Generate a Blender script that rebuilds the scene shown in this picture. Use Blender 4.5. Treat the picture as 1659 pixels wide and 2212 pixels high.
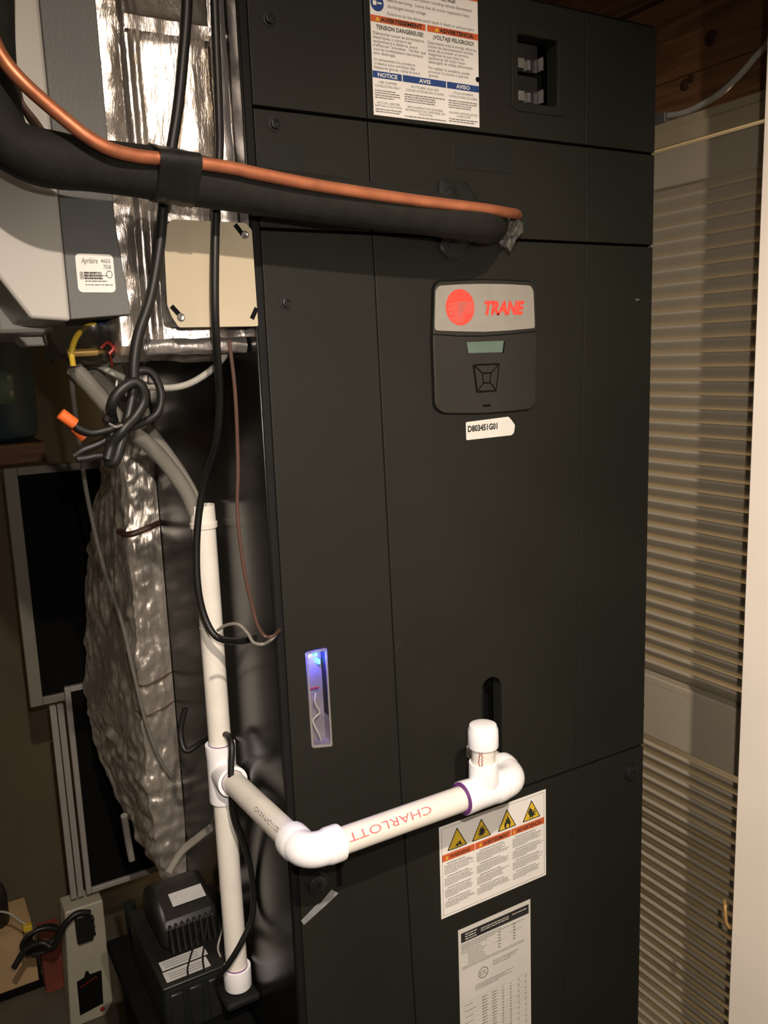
import bpy, bmesh, math, random
from math import sin, cos, pi, radians
from mathutils import Vector, Matrix, noise
for o in list(bpy.data.objects): bpy.data.objects.remove(o)
scene = bpy.context.scene
Z0 = 1.48                                   # floor to the joint between middle and main front panel
# ------------------------------------------------------------------ camera
F_PX = 1853.0
CAM = Vector((-0.31872, -0.78526, Z0 - 0.12335))
def _rz(a): return Matrix.Rotation(a, 3, 'Z')
def _rx(a): return Matrix.Rotation(a, 3, 'X')
ROT = _rz(radians(-29.92659)) @ _rx(radians(90 - 10.24222)) @ _rz(radians(-2.10344))
cd = bpy.data.cameras.new('camera'); cam = bpy.data.objects.new('camera', cd)
scene.collection.objects.link(cam)
cd.sensor_fit = 'VERTICAL'; cd.sensor_height = 24.0; cd.lens = 24.0 * F_PX / 2212.0
cd.clip_start = 0.02; cd.clip_end = 30
cam.matrix_world = Matrix.Translation(CAM) @ ROT.to_4x4()
scene.camera = cam
# ------------------------------------------------------------------ world, lamps, exposure
w = bpy.data.worlds.new('world'); scene.world = w; w.use_nodes = True
w.node_tree.nodes['Background'].inputs[0].default_value = (1.0, 0.78, 0.55, 1)
w.node_tree.nodes['Background'].inputs[1].default_value = 0.065
scene.view_settings.view_transform = 'Standard'; scene.view_settings.look = 'None'
scene.view_settings.gamma = 1; scene.view_settings.use_curve_mapping = False
scene.view_settings.exposure = 0.0
def lamp(name, loc, power, col, r):
    d = bpy.data.lights.new(name, 'POINT'); d.energy = power; d.color = col; d.shadow_soft_size = r
    o = bpy.data.objects.new(name, d); scene.collection.objects.link(o); o.location = (loc[0], loc[1], loc[2] + Z0)
    return o
def spot(name, loc, aim, power, col, r, ang):
    d = bpy.data.lights.new(name, 'SPOT'); d.energy = power; d.color = col; d.shadow_soft_size = r; d.spot_size = radians(ang); d.spot_blend = 1.0
    o = bpy.data.objects.new(name, d); scene.collection.objects.link(o); o.location = (loc[0], loc[1], loc[2] + Z0)
    o.rotation_euler = (Vector((aim[0], aim[1], aim[2] + Z0)) - o.location).to_track_quat('-Z', 'Y').to_euler()
spot('work_light', (-0.32, -1.20, 0.60), (0.32, 0.0, -0.95), 100, (1.0, 0.84, 0.70), 0.016, 84)      # hand-held lamp above the lens, aimed low
spot('phone_torch', (-0.29, -0.80, -0.06), (0.30, 0.0, -0.55), 27, (1.0, 0.87, 0.76), 0.006, 100)
lamp('ceiling_bulb', (-0.10, -1.50, 0.72), 6, (1.0, 0.74, 0.5), 0.035)
lamp('next_room_bulb', (1.25, 0.0, -0.35), 46.0, (1.0, 0.73, 0.42), 0.06)

# ------------------------------------------------------------------ pixel to point (on a plane at real depth)
def at(u, v, ax, val):
    d = ROT @ Vector(((u - 829.5) / F_PX, -(v - 1106) / F_PX, -1.0))
    c = Vector((CAM.x, CAM.y, CAM.z - Z0)); t = (val - c[ax]) / d[ax]
    return c + d * t
def Fp(u, v, y=0.0):
    p = at(u, v, 1, y); return (p.x, p.z)
def path(*pts): return [at(u, v, 1, y) for u, v, y in pts]

# ------------------------------------------------------------------ materials
def mat(name, col, rough=0.6, metal=0.0, var=0.12, scale=12.0, bump=0.0, bscale=120.0, spec=0.5, coat=0.0, trans=0.0, alpha=1.0, emit=None, estr=1.0, stretch=(1, 1, 1)):
    m = bpy.data.materials.new(name); m.use_nodes = True; nt = m.node_tree; b = nt.nodes['Principled BSDF']
    b.inputs['Roughness'].default_value = rough; b.inputs['Metallic'].default_value = metal
    b.inputs['Specular IOR Level'].default_value = spec; b.inputs['Coat Weight'].default_value = coat
    b.inputs['Transmission Weight'].default_value = trans; b.inputs['Alpha'].default_value = alpha
    tc = nt.nodes.new('ShaderNodeTexCoord'); mp = nt.nodes.new('ShaderNodeMapping'); mp.inputs['Scale'].default_value = stretch
    nt.links.new(tc.outputs['Object'], mp.inputs['Vector'])
    n = nt.nodes.new('ShaderNodeTexNoise'); n.inputs['Scale'].default_value = scale; n.inputs['Detail'].default_value = 5
    nt.links.new(mp.outputs[0], n.inputs['Vector'])
    r = nt.nodes.new('ShaderNodeValToRGB')
    r.color_ramp.elements[0].position = 0.3; r.color_ramp.elements[1].position = 0.7
    r.color_ramp.elements[0].color = tuple(c * (1 - var) for c in col) + (1,)
    r.color_ramp.elements[1].color = tuple(min(1, c * (1 + var)) for c in col) + (1,)
    nt.links.new(n.outputs['Fac'], r.inputs[0]); nt.links.new(r.outputs[0], b.inputs['Base Color'])
    if bump:
        n2 = nt.nodes.new('ShaderNodeTexNoise'); n2.inputs['Scale'].default_value = bscale; n2.inputs['Detail'].default_value = 4
        nt.links.new(mp.outputs[0], n2.inputs['Vector'])
        bp = nt.nodes.new('ShaderNodeBump'); bp.inputs['Strength'].default_value = bump; bp.inputs['Distance'].default_value = 0.002
        nt.links.new(n2.outputs['Fac'], bp.inputs['Height']); nt.links.new(bp.outputs[0], b.inputs['Normal'])
    if emit:
        b.inputs['Emission Color'].default_value = tuple(emit) + (1,); b.inputs['Emission Strength'].default_value = estr
    return m
def foil_mat(name, tint, rough=0.2, scrim=True, crumple=0.6, metal=0.9):
    m = mat(name, tint, rough, metal, 0.10, 9); nt = m.node_tree; b = nt.nodes['Principled BSDF']
    tc = nt.nodes.new('ShaderNodeTexCoord')
    n = nt.nodes.new('ShaderNodeTexNoise'); n.inputs['Scale'].default_value = 28; n.inputs['Detail'].default_value = 8; n.inputs['Roughness'].default_value = 0.62
    mpn = nt.nodes.new('ShaderNodeMapping'); mpn.inputs['Scale'].default_value = (1.8, 1.8, 0.5)
    nt.links.new(tc.outputs['Object'], mpn.inputs[0]); nt.links.new(mpn.outputs[0], n.inputs['Vector'])
    b1 = nt.nodes.new('ShaderNodeBump'); b1.inputs['Strength'].default_value = crumple; b1.inputs['Distance'].default_value = 0.004
    nt.links.new(n.outputs['Fac'], b1.inputs['Height']); last = b1
    if scrim:
        sep = nt.nodes.new('ShaderNodeSeparateXYZ'); nt.links.new(tc.outputs['Object'], sep.inputs[0])
        hs = []
        for sx in (0.32, -0.32):
            ma = nt.nodes.new('ShaderNodeMath'); ma.operation = 'MULTIPLY_ADD'; ma.inputs[1].default_value = sx
            nt.links.new(sep.outputs['X'], ma.inputs[0]); nt.links.new(sep.outputs['Z'], ma.inputs[2])
            mu = nt.nodes.new('ShaderNodeMath'); mu.operation = 'MULTIPLY'; mu.inputs[1].default_value = 48; nt.links.new(ma.outputs[0], mu.inputs[0])
            fr = nt.nodes.new('ShaderNodeMath'); fr.operation = 'FRACT'; nt.links.new(mu.outputs[0], fr.inputs[0])
            lt = nt.nodes.new('ShaderNodeMath'); lt.operation = 'LESS_THAN'; lt.inputs[1].default_value = 0.07; nt.links.new(fr.outputs[0], lt.inputs[0])
            hs.append(lt)
        mx = nt.nodes.new('ShaderNodeMath'); mx.operation = 'MAXIMUM'; nt.links.new(hs[0].outputs[0], mx.inputs[0]); nt.links.new(hs[1].outputs[0], mx.inputs[1])
        b2 = nt.nodes.new('ShaderNodeBump'); b2.inputs['Strength'].default_value = 0.9; b2.inputs['Distance'].default_value = 0.0012
        nt.links.new(mx.outputs[0], b2.inputs['Height']); nt.links.new(b1.outputs[0], b2.inputs['Normal']); last = b2
    nt.links.new(last.outputs[0], b.inputs['Normal'])
    return m
def wood_mat(name, c1, c2):
    m = mat(name, c1, 0.65, 0, 0.1, 8); nt = m.node_tree; b = nt.nodes['Principled BSDF']
    tc = nt.nodes.new('ShaderNodeTexCoord'); mp = nt.nodes.new('ShaderNodeMapping'); mp.inputs['Scale'].default_value = (1, 0.9, 14)
    nt.links.new(tc.outputs['Object'], mp.inputs[0])
    n = nt.nodes.new('ShaderNodeTexNoise'); n.inputs['Scale'].default_value = 7; n.inputs['Detail'].default_value = 6; n.inputs['Distortion'].default_value = 0.6
    nt.links.new(mp.outputs[0], n.inputs['Vector'])
    r = nt.nodes.new('ShaderNodeValToRGB'); r.color_ramp.elements[0].position = 0.35; r.color_ramp.elements[1].position = 0.65
    r.color_ramp.elements[0].color = c1 + (1,); r.color_ramp.elements[1].color = c2 + (1,)
    nt.links.new(n.outputs['Fac'], r.inputs[0]); nt.links.new(r.outputs[0], b.inputs['Base Color'])
    return m
M = {}
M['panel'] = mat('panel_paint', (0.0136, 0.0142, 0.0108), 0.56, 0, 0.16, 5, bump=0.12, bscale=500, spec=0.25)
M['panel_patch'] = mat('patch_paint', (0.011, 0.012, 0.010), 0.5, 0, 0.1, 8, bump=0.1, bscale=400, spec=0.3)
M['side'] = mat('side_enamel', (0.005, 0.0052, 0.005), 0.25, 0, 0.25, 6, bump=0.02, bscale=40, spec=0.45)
M['gasket'] = mat('gasket_rubber', (0.006, 0.006, 0.006), 0.7, 0, 0.2, 30, spec=0.25)
M['dark'] = mat('dark_cavity', (0.004, 0.004, 0.004), 0.8, 0, 0.2, 30, spec=0.1)
M['blackplastic'] = mat('black_plastic', (0.012, 0.012, 0.012), 0.38, 0, 0.15, 30, spec=0.5)
M['badge'] = mat('badge_plastic', (0.021, 0.020, 0.017), 0.4, 0, 0.08, 30, spec=0.4)
M['silver'] = mat('silver_plate', (0.34, 0.325, 0.285), 0.45, 0.25, 0.05, 60, spec=0.4)
M['lcd'] = mat('lcd_glass', (0.10, 0.155, 0.125), 0.35, 0, 0.08, 100)
M['paper'] = mat('label_paper', (0.86, 0.84, 0.80), 0.6, 0, 0.03, 30)
M['paperdim'] = mat('rating_paper', (0.66, 0.65, 0.60), 0.55, 0, 0.04, 30)
M['ink'] = mat('black_ink', (0.02, 0.02, 0.02), 0.6, 0, 0.1, 30)
M['greyink'] = mat('grey_ink', (0.20, 0.195, 0.185), 0.6, 0, 0.1, 30)
M['orange'] = mat('orange_ink', (0.62, 0.12, 0.035), 0.55, 0, 0.06, 40)
M['blue'] = mat('blue_ink', (0.02, 0.06, 0.22), 0.55, 0, 0.06, 40)
M['yellow'] = mat('yellow_ink', (0.72, 0.50, 0.03), 0.55, 0, 0.06, 40)
M['red'] = mat('red_ink', (0.80, 0.07, 0.05), 0.5, 0, 0.06, 40)
M['pinkink'] = mat('faded_red_ink', (0.62, 0.17, 0.17), 0.6, 0, 0.2, 150)
M['pipeink'] = mat('pipe_grey_ink', (0.16, 0.14, 0.13), 0.6, 0, 0.3, 150)
M['purple'] = mat('purple_primer', (0.15, 0.04, 0.20), 0.5, 0, 0.2, 80)
M['pvc'] = mat('pvc_pipe', (0.78, 0.75, 0.68), 0.32, 0, 0.05, 35, spec=0.5, stretch=(1, 1, 1))
M['pvcfit'] = mat('pvc_fitting', (0.93, 0.93, 0.95), 0.28, 0, 0.02, 30, spec=0.5)
M['copper'] = mat('copper_tube', (0.56, 0.20, 0.10), 0.45, 0.6, 0.18, 60, bump=0.15, bscale=90)
M['foam'] = mat('foam_insulation', (0.013, 0.013, 0.0105), 0.75, 0, 0.2, 60, bump=0.25, bscale=260, spec=0.25)
M['tape'] = mat('black_tape', (0.014, 0.014, 0.013), 0.42, 0, 0.2, 60, bump=0.3, bscale=80, spec=0.35)
M['putty'] = mat('grey_putty', (0.075, 0.072, 0.062), 0.6, 0, 0.3, 60, bump=0.4, bscale=90)
M['cord'] = mat('black_cord', (0.008, 0.008, 0.007), 0.48, 0, 0.15, 60, spec=0.45)
M['brownwire'] = mat('brown_wire', (0.07, 0.035, 0.025), 0.45, 0, 0.15, 60)
M['greywire'] = mat('grey_wire', (0.16, 0.15, 0.13), 0.45, 0, 0.15, 60)
M['whitecable'] = mat('white_cable', (0.34, 0.33, 0.29), 0.5, 0, 0.15, 60)
M['orangeplastic'] = mat('orange_plastic', (0.75, 0.14, 0.03), 0.4, 0, 0.1, 60)
M['cream'] = mat('cream_cover_steel', (0.46, 0.40, 0.285), 0.5, 0, 0.06, 14, bump=0.08, bscale=300)
M['steel'] = mat('galvanised_steel', (0.42, 0.42, 0.41), 0.35, 0.85, 0.2, 60)
M['boxsteel'] = mat('box_steel', (0.16, 0.16, 0.155), 0.45, 0.5, 0.2, 40)
M['foil'] = foil_mat('foil_facing', (0.74, 0.68, 0.62), 0.17, True, 0.6, 0.9)
M['foil2'] = foil_mat('crumpled_foil', (0.66, 0.61, 0.54), 0.26, True, 0.8, 0.75)
M['foiltape'] = foil_mat('foil_tape', (0.66, 0.62, 0.60), 0.26, False, 0.5, 0.85)
M['humgrey'] = mat('humidifier_grey', (0.125, 0.13, 0.125), 0.5, 0, 0.06, 20, bump=0.1, bscale=400)
M['humwhite'] = mat('humidifier_white', (0.50, 0.485, 0.45), 0.34, 0, 0.03, 8)
M['dome'] = mat('smoky_plastic', (0.42, 0.38, 0.27), 0.12, 0, 0.2, 20, trans=0.95)
M['brass'] = mat('brass', (0.62, 0.40, 0.14), 0.35, 0.7, 0.2, 60)
M['yellowplastic'] = mat('yellow_plastic', (0.55, 0.38, 0.03), 0.4, 0, 0.1, 60)
M['blueplastic'] = mat('dark_blue_plastic', (0.02, 0.03, 0.09), 0.4, 0, 0.1, 60)
M['redwire'] = mat('red_wire', (0.28, 0.02, 0.015), 0.4, 0, 0.1, 60)
M['vinyl'] = mat('cloudy_vinyl', (0.45, 0.43, 0.38), 0.2, 0, 0.12, 30, trans=0.6, stretch=(1, 1, .3))
M['frame'] = mat('painted_screen_frame', (0.17, 0.16, 0.13), 0.5, 0, 0.06, 30)
M['rail_white'] = mat('white_aluminium', (0.27, 0.255, 0.235), 0.45, 0, 0.06, 30)
M['mesh'] = mat('black_mesh', (0.004, 0.004, 0.004), 0.9, 0, 0.3, 300, spec=0.1)
M['tank'] = mat('dark_blue_enamel', (0.006, 0.032, 0.052), 0.5, 0, 0.2, 10)
M['tanklabel'] = mat('tank_label_paper', (0.12, 0.17, 0.12), 0.6, 0, 0.15, 20)
M['wallp'] = mat('basement_wall_paint', (0.075, 0.060, 0.036), 0.8, 0, 0.10, 5, bump=0.2, bscale=60)
M['floorp'] = mat('basement_floor', (0.07, 0.062, 0.044), 0.75, 0, 0.3, 7, bump=0.2, bscale=50)
M['beige'] = mat('beige_plastic', (0.36, 0.34, 0.27), 0.5, 0, 0.05, 30)
M['cardboard'] = mat('tan_cardboard', (0.42, 0.29, 0.15), 0.7, 0, 0.08, 20)
M['redcloth'] = mat('dull_red_board', (0.15, 0.035, 0.02), 0.7, 0, 0.2, 20)
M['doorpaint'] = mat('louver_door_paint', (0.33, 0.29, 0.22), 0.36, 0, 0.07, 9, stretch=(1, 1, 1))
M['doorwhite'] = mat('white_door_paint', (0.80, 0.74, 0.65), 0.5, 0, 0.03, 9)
M['trimpaint'] = mat('trim_paint', (0.33, 0.28, 0.18), 0.5, 0, 0.1, 9)
M['wood'] = wood_mat('rough_pine', (0.10, 0.045, 0.018), (0.19, 0.09, 0.035))
M['knot'] = mat('pine_knot', (0.04, 0.015, 0.006), 0.6, 0, 0.3, 60)
M['led'] = mat('blue_led', (0.1, 0.3, 0.9), 0.3, emit=(0.02, 0.55, 1.0), estr=6)
M['reflector'] = mat('pocket_liner', (0.20, 0.18, 0.20), 0.28, 0.2, 0.15, 60)
M['chalk'] = mat('grey_chalk', (0.22, 0.23, 0.23), 0.8, 0, 0.15, 90)
M['pumplabel'] = mat('pump_label_paper', (0.50, 0.50, 0.49), 0.5, 0, 0.08, 60)
M['pumpgrey'] = mat('pump_tank_plastic', (0.009, 0.011, 0.0105), 0.4, 0, 0.2, 20)

# ------------------------------------------------------------------ mesh builder (metres, z counted from the panel joint; Z0 added on build)
def crom(pts, n=8):
    P = [Vector(p) for p in pts]
    if len(P) < 3: return P
    P = [P[0] * 2 - P[1]] + P + [P[-1] * 2 - P[-2]]; out = []
    for i in range(1, len(P) - 2):
        a, b, c, d = P[i - 1], P[i], P[i + 1], P[i + 2]
        for k in range(n):
            t = k / n
            out.append(0.5 * ((2 * b) + (c - a) * t + (2 * a - 5 * b + 4 * c - d) * t * t + (3 * b - a - 3 * c + d) * t ** 3))
    out.append(P[-2]); return out
class MB:
    def __init__(s): s.v = []; s.f = []
    def quad(s, *pts):
        b = len(s.v); s.v += [Vector(p) for p in pts]; s.f.append(tuple(range(b, b + len(pts)))); return s
    def box(s, x0, x1, y0, y1, z0, z1):
        b = len(s.v)
        for z in (z0, z1):
            for x, y in ((x0, y0), (x1, y0), (x1, y1), (x0, y1)): s.v.append(Vector((x, y, z)))
        for f in ((3, 2, 1, 0), (4, 5, 6, 7), (0, 1, 5, 4), (1, 2, 6, 5), (2, 3, 7, 6), (3, 0, 4, 7)): s.f.append(tuple(b + i for i in f))
        return s
    def prism(s, poly, a, b, ax=1):
        # poly in the two other axes, in order (x,z) for ax=1, (y,z) for ax=0, (x,y) for ax=2
        def P(p, t): return Vector((p[0], t, p[1])) if ax == 1 else Vector((t, p[0], p[1])) if ax == 0 else Vector((p[0], p[1], t))
        n = len(poly); k = len(s.v)
        s.v += [P(p, a) for p in poly] + [P(p, b) for p in poly]
        s.f.append(tuple(range(k, k + n))); s.f.append(tuple(range(k + 2 * n - 1, k + n - 1, -1)))
        for i in range(n):
            j = (i + 1) % n; s.f.append((k + i, k + n + i, k + n + j, k + j))
        return s
    def tube(s, pts, r, seg=12, smooth=8, cap=True):
        P = crom(pts, smooth) if smooth else [Vector(p) for p in pts]
        n = len(P); k = len(s.v); up = None
        for i, p in enumerate(P):
            t = (P[min(i + 1, n - 1)] - P[max(i - 1, 0)]).normalized()
            if up is None:
                up = Vector((0, 0, 1)) if abs(t.z) < .9 else Vector((0, 1, 0))
            sd = t.cross(up).normalized(); up = sd.cross(t).normalized()
            rr = r(i / (n - 1)) if callable(r) else r
            for j in range(seg):
                a = 2 * pi * j / seg; s.v.append(p + sd * cos(a) * rr + up * sin(a) * rr)
        for i in range(n - 1):
            for j in range(seg):
                j2 = (j + 1) % seg; s.f.append((k + i * seg + j, k + i * seg + j2, k + (i + 1) * seg + j2, k + (i + 1) * seg + j))
        if cap:
            s.f.append(tuple(k + j for j in range(seg - 1, -1, -1))); s.f.append(tuple(k + (n - 1) * seg + j for j in range(seg)))
        return s
    def lathe(s, c, axis, prof, seg=24):
        # prof: list of (distance along axis, radius)
        c = Vector(c); axis = Vector(axis).normalized(); u = axis.orthogonal().normalized(); w_ = axis.cross(u); k = len(s.v)
        for h, r in prof:
            for j in range(seg):
                a = 2 * pi * j / seg; s.v.append(c + axis * h + (u * cos(a) + w_ * sin(a)) * r)
        for i in range(len(prof) - 1):
            for j in range(seg):
                j2 = (j + 1) % seg; s.f.append((k + i * seg + j, k + i * seg + j2, k + (i + 1) * seg + j2, k + (i + 1) * seg + j))
        s.f.append(tuple(k + j for j in range(seg - 1, -1, -1))); s.f.append(tuple(k + (len(prof) - 1) * seg + j for j in range(seg)))
        return s
    def surf(s, fn, nu, nv, closed=False):
        k = len(s.v)
        for i in range(nu + 1):
            for j in range(nv + (0 if closed else 1)): s.v.append(Vector(fn(i / nu, j / nv)))
        m = nv if closed else nv + 1
        for i in range(nu):
            for j in range(nv):
                j2 = (j + 1) % m; s.f.append((k + i * m + j, k + i * m + j2, k + (i + 1) * m + j2, k + (i + 1) * m + j))
        return s
    def add(s, me, fn):
        k = len(s.v); s.v += [Vector(fn(v.co)) for v in me.vertices]; s.f += [tuple(k + i for i in p.vertices) for p in me.polygons]; return s
    def build(s, name, material, parent=None, bevel=0.0, smooth=True, seg=2, angle=35):
        me = bpy.data.meshes.new(name)
        if parent is None:
            lo = Vector([min(v[i] for v in s.v) for i in range(3)]); hi = Vector([max(v[i] for v in s.v) for i in range(3)])
            org = Vector(((lo.x + hi.x) / 2, (lo.y + hi.y) / 2, lo.z))
        else:
            org = world_org(parent)
        me.from_pydata([v - org for v in s.v], [], s.f); me.validate()
        bm = bmesh.new(); bm.from_mesh(me); bmesh.ops.recalc_face_normals(bm, faces=bm.faces); bm.to_mesh(me); bm.free()
        if smooth:
            me.shade_smooth()
            try: me.set_sharp_from_angle(angle=radians(angle))
            except Exception: pass
        me.materials.append(material)
        o = bpy.data.objects.new(name, me); scene.collection.objects.link(o)
        if parent is None: o.location = org + Vector((0, 0, Z0))
        else: o.parent = parent
        if bevel:
            b = o.modifiers.new('bevel', 'BEVEL'); b.width = bevel; b.segments = seg; b.limit_method = 'ANGLE'; b.angle_limit = radians(40)
        return o
def world_org(o):
    v = Vector((0, 0, 0))
    while o is not None: v += o.location; o = o.parent
    return v - Vector((0, 0, Z0))
def thing(name, label, cat, loc, group=None, kind=None):
    o = bpy.data.objects.new(name, None); scene.collection.objects.link(o); o.empty_display_size = 0.03
    o.location = (loc[0], loc[1], loc[2] + Z0)
    return tag(o, label, cat, group, kind)
def tag(o, label=None, cat=None, group=None, kind=None):
    if label: o['label'] = label
    if cat: o['category'] = cat
    if group: o['group'] = group
    if kind: o['kind'] = kind
    return o
def plate(outline, holes=(), y0=0.0, y1=0.02, bev=0.0008):
    """flat sheet standing in the x-z plane with holes; front at y0, back at y1"""
    cu = bpy.data.curves.new('c', 'CURVE'); cu.dimensions = '2D'; cu.fill_mode = 'BOTH'
    cu.extrude = (y1 - y0) / 2 - bev; cu.bevel_depth = bev; cu.bevel_resolution = 1; cu.offset = -bev
    for poly in [outline] + list(holes):
        sp = cu.splines.new('POLY'); sp.points.add(len(poly) - 1); sp.use_cyclic_u = True
        for p, q in zip(sp.points, poly): p.co = (q[0], q[1], 0, 1)
    o = bpy.data.objects.new('c', cu); me = bpy.data.meshes.new_from_object(o); bpy.data.objects.remove(o)
    return me, (lambda c, ym=(y0 + y1) / 2: (c.x, ym - c.z, c.y))
def rrect(x0, x1, z0, z1, r, n=5):
    out = []
    for cx, cz, a0 in ((x1 - r, z1 - r, 0), (x0 + r, z1 - r, 90), (x0 + r, z0 + r, 180), (x1 - r, z0 + r, 270)):
        for k in range(n + 1):
            a = radians(a0 + 90 * k / n); out.append((cx + r * cos(a), cz + r * sin(a)))
    return out
def rpoly(pts, r, n=4):
    out = []; m = len(pts)
    for i in range(m):
        a, b, c = Vector(pts[i - 1]), Vector(pts[i]), Vector(pts[(i + 1) % m])
        d1 = (a - b); d2 = (c - b); rr = min(r, d1.length * .45, d2.length * .45)
        p, q = b + d1.normalized() * rr, b + d2.normalized() * rr
        for k in range(n + 1):
            t = k / n; out.append(tuple(p * (1 - t) ** 2 + b * 2 * t * (1 - t) + q * t * t))
    return out
def text_mesh(body, size, width=0.0, align='LEFT', bold=0.0, shear=0.0, line=1.0, sx=1.0):
    cu = bpy.data.curves.new('t', 'FONT'); cu.body = body; cu.size = size; cu.align_x = align; cu.offset = bold; cu.shear = shear
    cu.resolution_u = 2; cu.space_line = line
    o = bpy.data.objects.new('t', cu); me = bpy.data.meshes.new_from_object(o); bpy.data.objects.remove(o)
    if sx != 1.0:
        for v in me.vertices: v.co.x *= sx
    return me
def fit_text(mb, body, x0, x1, zb, h, y, bold=0.0, shear=0.0, frame=None):
    """text between x0 and x1 with baseline zb and cap height h"""
    me = text_mesh(body, h / 0.72, bold=bold, shear=shear)
    xs = [v.co.x for v in me.vertices]; a, b = min(xs), max(xs)
    fr = frame or (lambda x, z: (x, y, z))
    mb.add(me, lambda c: fr(x0 + (c.x - a) / (b - a) * (x1 - x0), zb + c.y))
def word_bars(mb, x0, x1, z, h, y, rng, fill=1.0, frame=None):
    fr = frame or (lambda x, zz: (x, y, zz)); x = x0; end = x0 + (x1 - x0) * fill; L = x1 - x0
    while x < end - h:
        ww = min(rng.uniform(1.5, 6) * h, end - x)
        mb.quad(fr(x, z - h / 2), fr(x + ww, z - h / 2), fr(x + ww, z + h / 2), fr(x, z + h / 2)); x += ww + h * 0.7

# ================================================================== SETTING
tag(MB().box(-1.6, 1.6, -2.2, 1.4, -1.50, -1.48).build('floor', M['floorp'], smooth=False), 'dim mottled basement floor', kind='structure')
tag(MB().box(-1.6, 0.66, 1.3, 1.35, -1.48, 0.75).build('wall_back', M['wallp'], smooth=False), 'dark brown basement wall far behind the frames', kind='structure')
tag(MB().box(-1.6, 1.6, -0.3, 1.35, 0.75, 0.78).build('ceiling', M['wood'], smooth=False), 'dark wooden floor boards overhead', kind='structure')
tag(MB().box(1.55, 1.6, -1.1, 1.35, -1.48, 0.75).build('wall_outer', M['humwhite'], smooth=False), 'wall of the room behind the louvered door', kind='structure')
# right wall above the door: rough planks
wr = thing('wall_right', 'rough brown wooden planks above the louvered door', None, (0.66, 0.2, 0.17), kind='structure')
for (z0, z1, xo) in ((0.178, 0.228, 0.0), (0.230, 0.335, 0.004), (0.338, 0.45, -0.004), (0.453, 0.60, 0.0), (0.603, 0.75, 0.003)):
    MB().box(0.652 + xo, 0.69, -0.6, 1.3, z0, z1).build('plank', M['wood'], wr, bevel=0.002)
for (y, z, r) in ((0.02, 0.262, 0.010), (0.06, 0.217, 0.008), (0.05, 0.222, 0.006)):
    mb = MB(); mb.lathe((0.6525, y, z), (-1, 0, 0), [(0, r), (0.0022, r * .85), (0.003, r * .3)], 14); mb.build('knot', M['knot'], wr)
# header trim over the door
hd = thing('trim_1', 'tan painted header moulding above the louvered door', None, (0.63, 0.2, 0.136), kind='structure')
MB().box(0.622, 0.631, -0.6, 1.3, 0.1368, 0.160).build('moulding', M['trimpaint'], hd, bevel=0.004, seg=3)
MB().box(0.631, 0.66, -0.6, 1.3, 0.156, 0.172).build('moulding', M['trimpaint'], hd, bevel=0.002)
# louvered door
dr = thing('door_1', 'louvered closet door with thin slats and a flat middle rail', None, (0.635, 0.2, -1.45), kind='structure')
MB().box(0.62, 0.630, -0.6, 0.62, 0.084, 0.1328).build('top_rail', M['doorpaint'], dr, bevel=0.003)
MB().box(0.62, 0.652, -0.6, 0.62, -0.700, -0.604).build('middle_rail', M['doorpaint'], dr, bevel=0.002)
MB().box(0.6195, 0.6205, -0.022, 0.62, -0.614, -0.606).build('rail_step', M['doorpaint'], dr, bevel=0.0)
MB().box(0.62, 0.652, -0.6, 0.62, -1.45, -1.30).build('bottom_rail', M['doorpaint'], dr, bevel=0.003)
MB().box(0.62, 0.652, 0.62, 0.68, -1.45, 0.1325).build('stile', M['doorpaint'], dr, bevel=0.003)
sc = MB().lathe((0.6205, 0.083, -0.655), (-1, 0, 0), [(0, .003), (.001, .0028), (.0015, .001)], 12); sc.build('screw', M['dark'], dr)
# one slat: inner edge high, leaning out and down; round nosed
slat_me = None
def slat_mb(z):
    t = 0.0036; a = radians(42); d = Vector((sin(a), 0, -cos(a))); n = Vector((cos(a), 0, sin(a))); c = Vector((0.625, 0, z)); L = 0.0235
    sec = []
    for k in range(5): an = -pi / 2 + pi * k / 4; sec.append(c + n * sin(an) * t - d * cos(an) * t)
    for k in range(5): an = pi / 2 - pi * k / 4; sec.append(c + d * L + n * sin(an) * t + d * cos(an) * t)
    mb = MB(); nn = len(sec)
    mb.v += [Vector((p.x, -0.6, p.z)) for p in sec] + [Vector((p.x, 0.62, p.z)) for p in sec]
    mb.f += [tuple(range(nn)), tuple(range(2 * nn - 1, nn - 1, -1))] + [(i, nn + i, nn + (i + 1) % nn, (i + 1) % nn) for i in range(nn)]
    return mb
zs = [0.088 - 0.01868 * k for k in range(0, 37)] + [-0.715 - 0.01858 * k for k in range(0, 32)]
zs = [z for z in zs if z > -0.595 or z < -0.70]
s0 = None
for z in zs:
    if s0 is None: s0 = slat_mb(z).build('slat', M['doorpaint'], dr); z_first = z
    else:
        c = s0.copy(); scene.collection.objects.link(c); c.location = s0.location + Vector((0, 0, z - z_first))
# near white leaf / jamb at right
d2 = thing('door_2', 'plain white door leaf edge at the right of the view', None, (0.6, -0.18, -1.45), kind='structure')
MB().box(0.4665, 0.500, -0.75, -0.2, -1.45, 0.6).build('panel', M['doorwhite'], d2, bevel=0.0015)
h = MB(); h.tube([(0.4655, -0.19, -0.765), (0.459, -0.196, -0.770), (0.4585, -0.198, -0.785), (0.4665, -0.197, -0.797)], 0.0022, 8)
h.build('hook', M['brass'], d2)

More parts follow.
